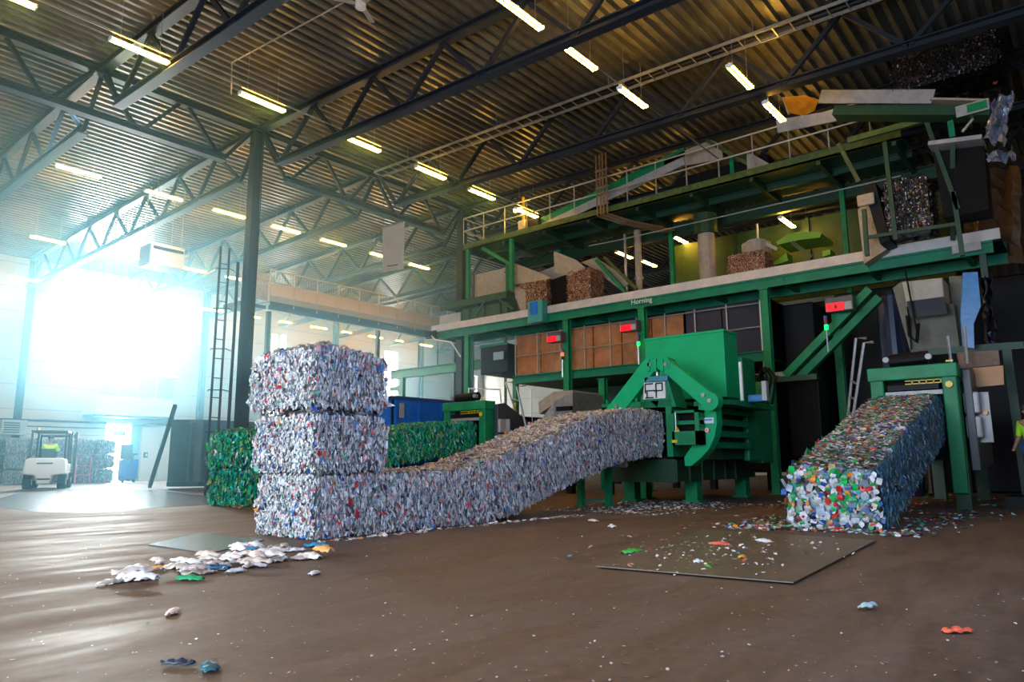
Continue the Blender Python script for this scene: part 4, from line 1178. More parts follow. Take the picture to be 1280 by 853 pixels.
for px in (1185, 1205):
    MB().tube([W(px, 420 if px < 1200 else 408, x=16.2), W(px + 4, 455, x=16.2)], 0.03, 8).build('white_rod', GALV, e)

# dark machinery masses that close the view under the deck
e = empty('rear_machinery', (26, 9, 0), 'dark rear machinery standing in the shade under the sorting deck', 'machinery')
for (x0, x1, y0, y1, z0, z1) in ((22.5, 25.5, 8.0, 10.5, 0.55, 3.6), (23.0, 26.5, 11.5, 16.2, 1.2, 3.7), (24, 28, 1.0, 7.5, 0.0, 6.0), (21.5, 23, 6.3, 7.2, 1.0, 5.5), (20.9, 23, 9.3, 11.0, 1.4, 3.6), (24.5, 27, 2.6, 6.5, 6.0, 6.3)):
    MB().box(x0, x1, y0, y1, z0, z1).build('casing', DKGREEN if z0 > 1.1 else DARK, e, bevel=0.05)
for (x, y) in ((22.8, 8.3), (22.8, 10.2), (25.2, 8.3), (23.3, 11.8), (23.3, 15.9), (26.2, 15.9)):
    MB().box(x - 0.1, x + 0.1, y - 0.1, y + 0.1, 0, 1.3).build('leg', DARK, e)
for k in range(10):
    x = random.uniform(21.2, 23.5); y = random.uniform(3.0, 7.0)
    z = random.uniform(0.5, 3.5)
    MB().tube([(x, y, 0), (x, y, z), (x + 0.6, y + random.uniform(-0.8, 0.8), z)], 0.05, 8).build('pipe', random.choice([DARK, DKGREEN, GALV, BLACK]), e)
e = empty('rear_partition', (30, 4, 0), 'brown ribbed sheet partition behind the right end of the plant', 'partition')
pm = MB()
yy = -2.9
while yy < 6.9:
    pm.box(28.6, 28.66, yy, yy + 0.15, 0, 11.0); pm.box(28.52, 28.6, yy + 0.15, yy + 0.3, 0, 11.0)
    yy += 0.3
pm.build('sheeting', dk, e)

# long low green beam at the left behind the blue container
e = empty('low_gantry', (24, 25, 4.8), 'bright green low gantry beam left of the cabin, above the blue container', 'gantry')
MB().ibeam((24.0, 27.6, 5.25), (24.0, 19.5, 5.25), 0.25, 0.42).build('beam', GREEN, e)
MB().box(24.0, 25.2, 19.5, 27.6, 5.4, 5.46).build('deck', GREEN, e)
MB().tube([(24, 27.4, 5.45), (24, 27.4, 6.0)], 0.03, 6).build('rail_post', GREEN, e)
MB().bar((24.0, 26.7, 5.1), (24.0, 26.7, 0.0), 0.2, 0.2, (0, 1, 0)).build('leg', GREEN, e)
MB().bar((24.0, 27.6, 4.55), (24.0, 26.6, 4.55), 0.12, 0.2).build('lower_arm', GREEN, e)
for y in (25.6, 24.3, 22.6): MB().tube([(24, y, 5.45), (24, y, 6.6)], 0.03, 6).build('rail_post', STEEL, e)
MB().bar((24.1, 19.6, 0), (24.1, 19.6, 5.1), 0.2, 0.2, (0, 1, 0)).build('leg', GREEN, e)

# ------------------------------------------------------------------ far walkway (mezzanine)
e = empty('far_walkway', (22, 26.7, 7.4), 'long grey walkway with railing and cream panels crossing behind the clear bale stack', 'walkway')
xa, xb = 16.0, 27.6
MB().ibeam((xa, 26.0, 7.28), (xb, 26.0, 7.28), 0.16, 0.34).build('edge_beam', STEEL, e)
MB().box(xa, xb, 26.0, 27.5, 7.42, 7.48).build('deck', PLATE, e)
MB().box(xa, xb, 25.98, 26.0, 7.46, 7.72).build('kick_plate', mat('kick_plate', (0.30, 0.33, 0.36), 0.5), e)
for k in range(6):
    x0 = xa + 0.75 + k * 1.85
    MB().box(x0, x0 + 1.83, 27.3, 27.34, 7.6, 8.62).build('cream_panel', mat('cream_board', (0.58, 0.50, 0.43), 0.6), e)
MB().box(xa - 0.55, xa + 0.65, 27.2, 27.26, 7.75, 8.95).build('grey_panel', PLATE, e)
for nm, zz in (('top_rail', 8.8), ('middle_rail', 8.25)):
    MB().tube([(xa, 27.4, zz), (xa, 26.0, zz), (xb, 26.0, zz)], 0.03, 6).build(nm, RAIL, e)
for k in range(11):
    MB().tube([(xa + 0.02 + 1.15 * k, 26.0, 7.3), (xa + 0.02 + 1.15 * k, 26.0, 8.8)], 0.028, 6).build('rail_post', RAIL, e)
b = MB()
for k in range(88): b.tube([(xa + 0.13 * k, 26.02, 7.7), (xa + 0.13 * k, 26.02, 8.78)], 0.007, 4)
tag(b.build('balusters', RAIL, e), kind='stuff')
for x in (16.2, 22.0, 27.2):
    MB().bar((x, 26.3, 0), (x, 26.3, 7.1), 0.16, 0.16, (0, 1, 0)).build('support_post', STEEL, e)
MB().box(14.8, 16.0, 26.2, 27.4, 7.15, 7.3).build('end_landing', STEEL, e)
MB().tube([(14.8, 26.1, 7.3), (14.8, 26.1, 8.4), (16.0, 26.1, 8.4)], 0.028, 6).build('landing_rail', RAIL, e)

e = empty('access_ladder', (11.2, 20.3, 3), 'caged steel ladder and pipes running up beside the tall dark column', 'ladder')
for x in (10.72, 11.0):
    MB().tube([(x, 20.2, 0), (x, 20.2, 7.4)], 0.035, 6).build('side_rail', STEEL, e)
for k in range(12): MB().tube([(10.72, 20.2, 0.5 + k * 0.58), (11.0, 20.2, 0.5 + k * 0.58)], 0.015, 5).build('rung', STEEL, e)
for k in range(5): MB().tube([(10.6, 20.2, 1.8 + k * 1.2), (10.45, 19.9, 1.8 + k * 1.2), (10.75, 19.6, 1.8 + k * 1.2), (11.1, 19.9, 1.8 + k * 1.2)], 0.015, 5).build('cage_hoop', STEEL, e)
MB().tube([(11.25, 20.1, 0), (11.25, 20.1, 7.0)], 0.05, 8).build('pipe', STEEL, e)

# ------------------------------------------------------------------ containers
e = empty('skip_container', (17.5, 18, 0), 'blue open-top steel container behind the green bale row', 'container')
bx0, bx1, by0, by1, bz = 15.05, 20.5, 17.2, 19.4, 2.95
c = MB()
c.box(bx0, bx1, by0, by0 + 0.06, 0.15, bz); c.box(bx0, bx1, by1 - 0.06, by1, 0.15, bz); c.box(bx0, bx0 + 0.06, by0, by1, 0.15, bz); c.box(bx1 - 0.06, bx1, by0, by1, 0.15, bz)
c.box(bx0, bx1, by0, by1, 0.12, 0.2)
c.build('body', BLUE, e)
MB().box(bx0 - 0.05, bx1, by0 - 0.05, by0 + 0.1, bz - 0.08, bz + 0.03).box(bx0 - 0.05, bx0 + 0.1, by0, by1, bz - 0.08, bz + 0.03).build('top_rim', mat('navy_rim', (0.01, 0.04, 0.18), 0.4), e)
for k in range(6): MB().box(bx0 + 0.1 + k, bx0 + 0.18 + k, by0 - 0.04, by0, 0.2, bz - 0.1).build('side_rib', BLUE, e)
MB().box(bx0 + 0.25, bx0 + 0.42, by0 - 0.08, by0 - 0.04, 2.3, 2.75).build('latch', PLATE, e)
for x in (bx0 + 0.3, bx1 - 0.3): MB().tube([(x, by0, 0.12), (x, by1, 0.12)], 0.12, 10).build('roller', BLACK, e)
e = empty('skip_container', (13, 16.2, 0), 'low blue steel tray under the start of the green bale row', 'container')
MB().box(11.6, 14.4, 15.75, 16.9, 0.0, 1.15).build('body', BLUE, e, bevel=0.03)
MB().box(11.5, 14.5, 15.7, 16.95, 1.1, 1.18).build('rim', BLUE, e)

e = empty('waste_container', (14.2, 26.5, 0), 'large dark grey-green steel container with chamfered corners behind the green bales', 'container')
zt = 2.45
pl_ = [(12.36, 26.0), (12.75, 25.4), (13.1, 25.15), (17.6, 25.15), (17.6, 27.4), (13.1, 27.4)]
MB().prism([(x, y, 0.22) for x, y in pl_], (0, 0, zt - 0.3)).build('body', TEALDK, e)
MB().prism([(x + (0.05 if x > 15 else -0.05), y + (0.05 if y > 26 else -0.06), zt - 0.1) for x, y in pl_], (0, 0, 0.12)).build('top_rim', mat('rim_paint', (0.03, 0.05, 0.06), 0.4), e)
MB().prism([(x + (0.04 if x > 15 else -0.04), y + (0.05 if y > 26 else -0.05), 0.12) for x, y in pl_], (0, 0, 0.16)).build('base_rail', DARK, e)
for x in (12.75, 13.2, 14.0, 14.8, 15.6, 16.4):
    MB().box(x, x + 0.12, 25.05 + (0.22 if x < 12.9 else 0), 25.2, 0.25, zt - 0.1).build('side_rib', TEALDK, e)
for z in (1.3, 0.75):
    MB().box(13.3, 17.5, 25.08, 25.15, z, z + 0.06).build('horizontal_rib', TEALDK, e)
sp_ = MB().box(13.95, 14.75, 25.02, 25.05, 1.3, 1.72).build('sign_plate', WHITE, e)
text('sign_letters', 'HD', (14.18, 25.0, 1.5), 0.38, (1, 0, 0), (0, 0, 1), mat('sign_teal', (0.1, 0.25, 0.3), 0.5), sp_)
for k in range(3): MB().disc((14.2 + k * 1.1, 26.4, 0.12), (1, 0, 0), 0.14, 0.3, 12).build('wheel', BLACK, e)
e = empty('steel_pole', (12.0, 26.2, 0), 'long dark steel pole leaning against the dark container', 'pole')
a = W(190, 610, z=0.0); bq = W(219, 507, y=27.6)
bq = Vector((12.55, 27.72, bq.z))
MB().bar(W(187, 609, z=0.05), W(219, 507, y=25.75), 0.12, 0.12).build('bar', DARK, e)

# ------------------------------------------------------------------ forklift with driver
FX, FY = 9.85, 31.0
e = empty('forklift', (FX + 0.75, FY + 1, 0), 'white counterbalance forklift seen from behind with a driver in yellow-green', 'forklift')
FW = mat('forklift_white', (0.78, 0.76, 0.72), 0.35)
FD = mat('forklift_dark', (0.02, 0.03, 0.045), 0.45)
w = 1.42
cw = MB()
cw.prism([(FX + 0.02, FY, 0.55), (FX + 0.42, FY, 0.50), (FX + 0.50, FY, 0.18), (FX + 0.92, FY, 0.18), (FX + 1.0, FY, 0.50), (FX + 1.40, FY, 0.55), (FX + 1.36, FY, 1.10), (FX + 1.2, FY, 1.16), (FX + 0.22, FY, 1.16), (FX + 0.06, FY, 1.10)], (0, 0.75, 0))
cw.build('counterweight', FW, e, bevel=0.05)
MB().box(FX + 0.08, FX + 1.34, FY + 0.75, FY + 1.9, 0.3, 0.95).build('chassis', FW, e, bevel=0.05)
MB().box(FX + 0.45, FX + 0.97, FY - 0.01, FY, 0.93, 0.98).build('vent_slot', FD, e)
MB().box(FX + 0.5, FX + 0.92, FY - 0.01, FY, 0.34, 0.40).build('plate', FD, e)
for x in (FX + 0.02, FX + 1.14):
    t_ = MB().disc((x + 0.13, FY + 0.42, 0.27), (1, 0, 0), 0.27, 0.26, 20).build('rear_tyre', BLACK, e)
    MB().disc((x + 0.13, FY + 0.42, 0.27), (1, 0, 0), 0.13, 0.28, 14).build('hub', GALV, t_)
    t_ = MB().disc((x + 0.13, FY + 1.75, 0.30), (1, 0, 0), 0.30, 0.28, 20).build('front_tyre', BLACK, e)
    MB().disc((x + 0.13, FY + 1.75, 0.30), (1, 0, 0), 0.14, 0.30, 14).build('hub', GALV, t_)
for (x, y) in ((FX + 0.12, FY + 0.55), (FX + 1.28, FY + 0.55), (FX + 0.15, FY + 1.75), (FX + 1.25, FY + 1.75)):
    MB().bar((x, y, 1.0), (x * 0.96 + (FX + 0.7) * 0.04, y + 0.05, 2.15), 0.07, 0.07, (0, 1, 0)).build('cab_pillar', FD, e)
MB().box(FX + 0.1, FX + 1.3, FY + 0.5, FY + 1.85, 2.13, 2.22).build('overhead_guard', FD, e, bevel=0.02)
MB().box(FX + 0.45, FX + 0.95, FY + 0.55, FY + 0.68, 1.1, 1.52).build('seat_back', FD, e, bevel=0.06)
MB().box(FX + 0.43, FX + 0.97, FY + 0.6, FY + 1.15, 0.95, 1.1).build('seat', FD, e, bevel=0.04)
MB().tube([(FX + 0.3, FY + 0.6, 2.22), (FX + 0.3, FY + 0.6, 2.32)], 0.05, 10).build('beacon', mat('beacon_orange', (0.8, 0.3, 0.05), 0.3), e)
for x in (FX + 1.25, FX + 1.42, FX + 0.2):
    MB().box(x, x + 0.08, FY + 1.95, FY + 2.1, 0.15, 2.2 if x > FX + 1 else 2.1).build('mast_rail', FD, e)
MB().box(FX + 0.2, FX + 1.5, FY + 1.97, FY + 2.08, 2.0, 2.08).build('mast_crosshead', FD, e)
MB().box(FX + 0.25, FX + 1.3, FY + 2.12, FY + 2.2, 0.2, 0.7).build('fork_carriage', FD, e)
for x in (FX + 0.4, FX + 1.0): MB().box(x, x + 0.1, FY + 2.2, FY + 3.2, 0.12, 0.17).build('fork', FD, e)
MB().tube([(FX + 1.3, FY + 0.6, 1.8), (FX + 1.52, FY + 0.7, 2.0)], 0.015, 6).box(FX + 1.5, FX + 1.6, FY + 0.68, FY + 0.72, 1.9, 2.1).build('mirror', FD, e)
MB().disc((FX + 0.7, FY + 1.45, 1.35), (0, 1, 0.8), 0.17, 0.03, 18).build('steering_wheel', FD, e)


def person(name, joints, radii, edges_, label, cat, skin_m, root=0, parent=None):
    me = bpy.data.meshes.new(name)
    me.from_pydata(joints, edges_, [])
    o = bpy.data.objects.new(name, me)
    COL.objects.link(o)
    me.materials.append(skin_m)
    sk = o.modifiers.new('Skin', 'SKIN')
    sk.use_smooth_shade = True
    lay = me.skin_vertices[0] if me.skin_vertices else None
    if lay is None:
        import bmesh
        bm = bmesh.new(); bm.from_mesh(me); bm.verts.layers.skin.verify(); bm.to_mesh(me); bm.free()
        lay = me.skin_vertices[0]
    for i, r_ in enumerate(radii):
        rr = r_ if isinstance(r_, tuple) else (r_, r_)
        lay.data[i].radius = rr
        lay.data[i].use_root = (i == root)
    sb = o.modifiers.new('Sub', 'SUBSURF'); sb.levels = 2; sb.render_levels = 2
    if parent is None:
        if label: tag(o, label, cat)
    else:
        o.parent = parent
    return o


def figure(kind, loc, face, label, seated):
    """figure facing +Y locally; loc = hips on seat or feet on ground"""
    if seated:
        J = [(0, 0, 0.10), (0, -0.02, 0.28), (0, 0.0, 0.46), (0, 0.02, 0.56), (0, 0.03, 0.62), (0, 0.04, 0.72), (0, 0.04, 0.80),
             (-0.10, 0.02, 0.08), (-0.12, 0.42, 0.10), (-0.12, 0.48, -0.30), (-0.12, 0.62, -0.34), (0.10, 0.02, 0.08), (0.12, 0.42, 0.10), (0.12, 0.48, -0.30), (0.12, 0.62, -0.34),
             (-0.19, 0.0, 0.50), (-0.25, 0.12, 0.25), (-0.15, 0.42, 0.30), (-0.12, 0.49, 0.31), (0.19, 0.0, 0.50), (0.25, 0.12, 0.25), (0.15, 0.42, 0.30), (0.12, 0.49, 0.31)]
    else:
        J = [(0, 0, 0.95), (0, 0, 1.15), (0, 0, 1.36), (0, 0.0, 1.45), (0, 0.02, 1.51), (0, 0.03, 1.60), (0, 0.03, 1.69),
             (-0.10, 0, 0.90), (-0.12, 0.02, 0.50), (-0.13, -0.02, 0.10), (-0.13, 0.14, 0.05), (0.10, 0, 0.90), (0.12, 0.02, 0.50), (0.13, -0.02, 0.10), (0.13, 0.14, 0.05),
             (-0.20, 0, 1.38), (-0.25, 0.02, 1.10), (-0.23, 0.16, 0.88), (-0.22, 0.20, 0.80), (0.20, 0, 1.38), (0.25, 0.02, 1.10), (0.20, 0.20, 0.95), (0.18, 0.27, 0.90)]
    E_ = [(0, 1), (1, 2), (2, 3), (3, 4), (4, 5), (5, 6), (0, 7), (7, 8), (8, 9), (9, 10), (0, 11), (11, 12), (12, 13), (13, 14), (2, 15), (15, 16), (16, 17), (17, 18), (2, 19), (19, 20), (20, 21), (21, 22)]
    rad = [(0.15, 0.11), (0.14, 0.10), (0.16, 0.11), (0.06, 0.06), (0.055, 0.06), (0.085, 0.10), (0.06, 0.07), 0.10, 0.065, 0.04, 0.04, 0.10, 0.065, 0.04, 0.04, 0.065, 0.045, 0.032, 0.03, 0.065, 0.045, 0.032, 0.03]
    M = Matrix.Translation(Vector(loc)) @ Matrix.Rotation(face, 4, 'Z')
    o = person('person', [tuple(p) for p in J], rad, E_, label, 'person', SKIN)
    o.matrix_world = M
    vest_idx = [0, 1, 2, 15, 16, 19, 20]
    jm = [tuple(J[i]) for i in vest_idx]
    remap = {v: k for k, v in enumerate(vest_idx)}
    ve = [(remap[a], remap[b]) for a, b in E_ if a in remap and b in remap]
    rr = [tuple(q * 1.12 for q in (rad[i] if isinstance(rad[i], tuple) else (rad[i], rad[i]))) for i in vest_idx]
    person('jacket', jm, rr, ve, None, None, HIVIS, parent=o)
    leg_idx = [0, 7, 8, 9, 11, 12, 13]
    remap = {v: k for k, v in enumerate(leg_idx)}
    person('trousers', [tuple(J[i]) for i in leg_idx], [tuple(q * 1.15 for q in (rad[i] if isinstance(rad[i], tuple) else (rad[i], rad[i]))) for i in leg_idx],
           [(remap[a], remap[b]) for a, b in E_ if a in remap and b in remap], None, None, DENIM, parent=o)
    hd = J[5]
    for s in (-1, 1):
        for k in range(5):     # fingers
            h = Vector(J[18 if s < 0 else 22]); d = (h - Vector(J[17 if s < 0 else 21])).normalized()
            side = Vector((1, 0, 0))
            a = h + side * (0.012 * (k - 2)) + d * 0.01
            f_ = MB().tube([a, a + d * 0.035, a + d * 0.055 + Vector((0, 0, -0.02))], 0.007, 5)
            me_parent = o
            fo = f_.build('finger', SKIN, None)
            fo.location = fo.location  # local coordinates of the body
            fo.parent = o
    cap = MB()
    n = 12
    for j in range(5):
        ph = j / 4 * PI / 2
        for i in range(n):
            th = 2 * PI * i / n
            cap.v.append((hd[0] + 0.105 * math.cos(th) * math.cos(ph), hd[1] + 0.12 * math.sin(th) * math.cos(ph), hd[2] + 0.03 + 0.12 * math.sin(ph)))
    for j in range(4):
        for i in range(n):
            cap.f.append((j * n + i, j * n + (i + 1) % n, (j + 1) * n + (i + 1) % n, (j + 1) * n + i))
    co = cap.build('cap', mat('cap_navy', (0.03, 0.03, 0.09), 0.7), None, smooth=True)
    co.parent = o
    # face: nose and eyes
    nz = MB().bar((0, hd[1] + 0.10, hd[2] + 0.0), (0, hd[1] + 0.13, hd[2] - 0.03), 0.025, 0.03).build('nose', SKIN, None); nz.parent = o
    for s in (-1, 1):
        ey_ = MB().disc((s * 0.035, hd[1] + 0.095, hd[2] + 0.01), (0, 1, 0), 0.012, 0.02, 8).build('eye', INK, None); ey_.parent = o
        ea = MB().disc((s * 0.095, hd[1], hd[2]), (1, 0, 0), 0.025, 0.02, 8).build('ear', SKIN, None); ea.parent = o
        bo = MB().box(s * (0.12 if seated else 0.13) - 0.05, s * (0.12 if seated else 0.13) + 0.05, (J[9][1] - 0.06), J[9][1] + 0.2, J[10][2] - 0.06, J[10][2] + 0.05).build('boot', BLACK, None, bevel=0.03); bo.parent = o
    return o


e.rotation_euler = (0, 0, R(-26))
piv = Vector((FX + 0.75, FY + 1, 0))
dp = piv + Matrix.Rotation(R(-26), 3, 'Z') @ Vector((-0.05, -0.02, 1.16))
figure('driver', dp, R(-26), 'person in a yellow-green jacket and dark cap driving the white forklift', True)
px_ = W(1292, 560, x=17.0)
figure('worker', (17.0, px_.y, 0.22), R(60), 'person in a green vest and blue jeans standing at the right edge', False)
e = empty('step_platform', (17, px_.y, 0), 'low dark step platform under the person at the right edge', 'platform')
MB().box(16.5, 17.6, px_.y - 0.8, px_.y + 0.5, 0.16, 0.22).build('tread', DARK, e)
for dx in (0, 1.0): MB().box(16.5 + dx, 16.6 + dx, px_.y - 0.8, px_.y + 0.5, 0, 0.16).build('foot', DARK, e)

# ------------------------------------------------------------------ far wall fittings
e = empty('observation_booth', (17.1, 40, 3.4), 'white glazed control booth mounted on the far wall above the bright door', 'booth')
z0, z1 = 3.45, 5.75
c = MB().prism([(14.9, 41, z0), (15.1, 40.1, z0), (19.1, 40.1, z0), (19.35, 41, z0)], (0, 0, 1.0))
c.box(14.95, 19.3, 40.15, 41, z1 - 0.1, z1)
c.build('booth_body', PANELW, e)
MB().prism([(14.85, 41, z0 - 0.12), (15.05, 40.0, z0 - 0.12), (19.15, 40.0, z0 - 0.12), (19.4, 41, z0 - 0.12)], (0, 0, 0.12)).build('floor_slab', STEEL, e)
for k in range(4):
    x = 15.2 + k * 0.98
    MB().box(x, x + 0.92, 40.14, 40.17, z0 + 1.02, z1 - 0.1).build('glass_pane', GLASS, e)
    MB().box(x - 0.06, x, 40.12, 40.2, z0 + 1.0, z1 - 0.1).build('mullion', PANELW, e)
tag(MB().box(16.05, 17.25, YF + 0.2, YF + 0.22, 3.0, 3.05).build('door_1', STEEL), kind='structure')
e = empty('exit_sign', (16.8, 40.9, 2.5), 'small green exit sign hanging in the bright doorway', 'sign')
MB().box(16.42, 17.0, 40.85, 40.9, 2.4, 2.66).build('sign_box', mat('exit_green', (0.02, 0.25, 0.2), 0.5), e)
text('sign_letters', 'EXIT', (16.71, 40.84, 2.53), 0.2, (1, 0, 0), (0, 0, 1), WHITE, e)
m = MB()
for k in range(2):
    x = 17.9 + k * 0.95
    m.box(x, x + 0.9, 40.9, 40.95, 0.02, 2.9)
m_ = m.build('door_2', PANELW); tag(m_, kind='structure')
MB().box(17.3, 17.8, 40.85, 40.95, 0, 3.0).build('blue_curtain', mat('pale_blue', (0.10, 0.28, 0.42), 0.5))
bpy.data.objects['blue_curtain'].name = 'strip_curtain'
tag(bpy.data.objects['strip_curtain'], 'blue strip curtain hanging at the right side of the bright doorway', 'curtain')
e = empty('switch_box', (18.1, 40.8, 1.2), 'small dark switch box on the door right of the bright doorway', 'switch')
MB().box(18.05, 18.25, 40.8, 40.9, 1.25, 1.55).build('box', DARK, e, bevel=0.01); MB().box(18.1, 18.2, 40.78, 40.8, 1.35, 1.45).build('button', PLATE, e)
e = empty('pallet_truck', (16.7, 37.8, 0), 'small blue stacker truck parked before the bright doorway', 'pallet truck')
p = W(152, 600, z=0)
TXX, TY = 15.95, 38.3
MB().box(TXX, TXX + 0.75, TY, TY + 0.6, 0.15, 1.15).build('power_unit', BLUE, e, bevel=0.05)
MB().box(TXX + 0.1, TXX + 0.65, TY + 0.6, TY + 0.7, 0.1, 1.9).build('mast', DARK, e)
for dx in (0.1, 0.5): MB().box(TXX + dx, TXX + dx + 0.15, TY + 0.7, TY + 1.8, 0.06, 0.12).build('fork', DARK, e)
for dx in (0.05, 0.6): MB().disc((TXX + dx + 0.05, TY + 0.2, 0.1), (1, 0, 0), 0.1, 0.08, 12).build('wheel', BLACK, e)
MB().tube([(TXX + 0.37, TY, 1.0), (TXX + 0.37, TY - 0.25, 1.4)], 0.03, 6).box(TXX + 0.22, TXX + 0.52, TY - 0.3, TY - 0.22, 1.36, 1.44).build('tiller', DARK, e)
e = empty('wall_unit', (11, 40.5, 2.5), 'grey ventilation unit on the far wall at the left edge', 'ventilation unit')
p = W(16, 535, y=40.6)
MB().box(p.x - 0.55, p.x + 0.5, 40.3, 40.95, p.z - 0.35, p.z + 0.35).build('casing', PLATE, e, bevel=0.03)
for k in range(5): MB().box(p.x - 0.45, p.x + 0.2, 40.27, 40.3, p.z - 0.25 + k * 0.11, p.z - 0.2 + k * 0.11).build('louvre', DARK, e)
# pink pallet frame by the grey bales
e = empty('pallet_frame', (14.1, 38.9, 0), 'pink pallet frame standing at the grey bales right of the forklift', 'pallet frame')
PK = mat('pink_paint', (0.7, 0.15, 0.3), 0.5)
MB().tube([(14.05, 38.95, 0.02), (14.05, 39.05, 1.3), (14.7, 39.05, 1.3), (14.7, 38.95, 0.02)], 0.03, 6).build('hoop', PK, e)
for z in (0.4, 0.85): MB().tube([(14.05, 38.98, z), (14.7, 38.98, z)], 0.02, 6).build('cross_bar', PK, e)

# hanging air heater
e = empty('air_heater', (11.75, 26, 8.0), 'white box air heater hanging from the roof left of the tall column', 'heater')
MB().box(11.2, 12.4, 26.0, 27.0, 8.05, 8.85).build('casing', WHITE, e, bevel=0.02)
MB().box(11.25, 12.35, 25.97, 26.0, 8.62, 8.72).build('dark_slot', DARK, e)
MB().box(11.16, 11.2, 26.1, 26.9, 8.1, 8.8).build('side_grille', mat('grille', (0.1, 0.16, 0.2), 0.5), e)
for (x, y) in ((11.3, 26.1), (12.3, 26.1), (11.3, 26.9), (12.3, 26.9)):
    MB().tube([(x, y, 8.85), (x, y, zroof(y) + 0.02)], 0.012, 5).build('hanger_rod', GALV, e)
# banner
e = empty('hanging_banner', (17.6, 20.4, 8), 'pale grey banner hanging below the ridge girder', 'banner')
bm_ = mat('banner_cloth', (0.38, 0.40, 0.42), 0.7, noise=0.12, scale=1.5)
MB().prism(P2([(478, 285), (505, 278), (504, 336), (478, 341)], 16.9), (0.03, 0, 0)).build('cloth', bm_, e)
MB().bar(W(477, 285, x=16.88), W(506, 277.5, x=16.88), 0.04, 0.04).build('top_batten', GALV, e)
ba = W(484, 333, x=16.88); bb = W(497, 331, x=16.88)
MB().bar(ba, bb, 0.01, 0.035).build('small_print', DARK, e)
for px, py in ((479, 285), (504, 278)):
    p = W(px, py, x=16.9)
    MB().tube([p, (p.x, p.y, zroof(p.y))], 0.008, 4).build('cord', DARK, e)
# cable ladder along the second near truss
e = empty('cable_ladder', (16, 10, 11.0), 'long cable ladder with cables running under the roof beside a truss', 'cable tray')
xx = 15.75
for dx in (-0.22, 0.22):
    MB().bar((xx + dx, 19.0, 11.0), (xx + dx, -2.5, 10.6), 0.02, 0.08).build('side_rail', GALV, e)
r_ = MB()
for k in range(54):
    y = 19.0 - 0.4 * k; z = 11.0 - 0.4 * (19.0 - y) / 21.5
    r_.bar((xx - 0.22, y, z - 0.02), (xx + 0.22, y, z - 0.02), 0.03, 0.02)
tag(r_.build('rungs', GALV, e), kind='stuff')
MB().tube([(xx - 0.1, 19, 11.03), (xx - 0.1, -2.5, 10.63)], 0.03, 6).build('cable', DARK, e)
MB().tube([(xx + 0.05, 19, 11.03), (xx + 0.05, -2.5, 10.63)], 0.045, 6).build('cable', DARK, e)
for k in range(5):
    y = 17.5 - 4 * k
    MB().tube([(xx, y, 10.95), (xx, y, zroof(y))], 0.012, 4).build('hanger_rod', GALV, e)
# vertical conduits dropping onto the gantry
e = empty('cable_drop', (19.9, 12.5, 9), 'bundle of vertical rusty conduits dropping from the roof onto the gantry edge', 'conduit')
for i, px in enumerate((745.5, 750, 753.5, 758)):
    a = W(px, 160 + i, x=19.8); b2 = W(px + 1.5, 275, x=19.8)
    MB().tube([(19.8, b2.y, 11.2), (19.8, b2.y, 9.05), (20.4, b2.y - 0.5, 8.85), (22.0, b2.y - 1.3, 8.75)], 0.035, 6).build('conduit', mat('rusty_conduit', (0.28, 0.17, 0.09), 0.4, 0.4), e)
for z in (9.4, 10.0, 10.6): MB().box(19.78, 19.84, W(759, 200, x=19.8).y - 0.02, W(744, 200, x=19.8).y + 0.02, z, z + 0.05).build('bracket', GALV, e)
# ceiling fan and thin conduit
fp = W(451, 5, z=11.0)
e = empty('ceiling_fan', fp, 'white three-bladed ceiling fan at the top edge of the roof', 'fan')
MB().tube([fp + Vector((0, 0, -0.1)), fp + Vector((0, 0, 0.08))], 0.12, 14).build('motor', WHITE, e); MB().tube([fp + Vector((0, 0, 0.05)), (fp.x, fp.y, zroof(fp.y) + 0.02)], 0.02, 6).build('down_rod', WHITE, e)
for k in range(3):
    a = k * 2.094 + 0.5
    d = Vector((math.cos(a), math.sin(a), 0))
    MB().bar(fp + d * 0.1, fp + d * 0.7, 0.12, 0.01).build('blade', PLATE, e)
e = empty('ceiling_conduit', (8, 10, 11.2), 'thin pale conduit running under the roof from the light row towards the fan', 'conduit')
a = W(290, 78, z=11.15); b2 = W(430, 3, z=11.15)
MB().tube([W(289, 118, z=10.3), a, b2], 0.02, 6).build('tube', PLATE, e)
e = empty('light_rail', (12, 8.65, 10.2), 'thin rail carrying the nearest row of ceiling lights', 'rail')
MB().bar((2.5, 8.3, 9.97), (24, 8.3, 9.97), 0.03, 0.03).build('rail', GALV, e)
e = empty('light_rail', (12, 16.3, 10.3), 'thin rail carrying the light row just before the ridge girder', 'rail')
MB().bar((2.5, 15.75, 10.16), (24, 15.75, 10.16), 0.03, 0.03).build('rail', GALV, e)

# ------------------------------------------------------------------ steel plates and litter on the floor
pm_ = mat('checker_plate', (0.17, 0.125, 0.09), 0.42, 0.35, noise=0.35, scale=2.5, bump=0.1)
for lab, pts in (('large rusty steel floor plate in front of the mixed colour bale', [(745, 711), (992, 732), (1095, 678), (880, 664)]),
                 ('small pale steel floor plate at the foot of the clear bale stack', [(185, 682), (262, 693), (330, 676), (250, 667)])):
    q = [W(a, b, z=0.0) for a, b in pts]
    tag(MB().prism([(p.x, p.y, 0.014 if 'large' in lab else 0.003) for p in q], (0, 0, 0.008)).build('floor_plate', pm_ if 'large' in lab else mat('pale_plate', (0.34, 0.38, 0.40), 0.25, 0.6, noise=0.2)), lab, 'floor plate')

PAL_LIT = [((0.78, 0.66, 0.57), 34), ((0.80, 0.78, 0.75), 22), ((0.60, 0.47, 0.38), 16), ((0.7, 0.10, 0.06), 4), ((0.05, 0.25, 0.40), 2.5), ((0.03, 0.40, 0.15), 1.5), ((0.75, 0.35, 0.1), 2)]


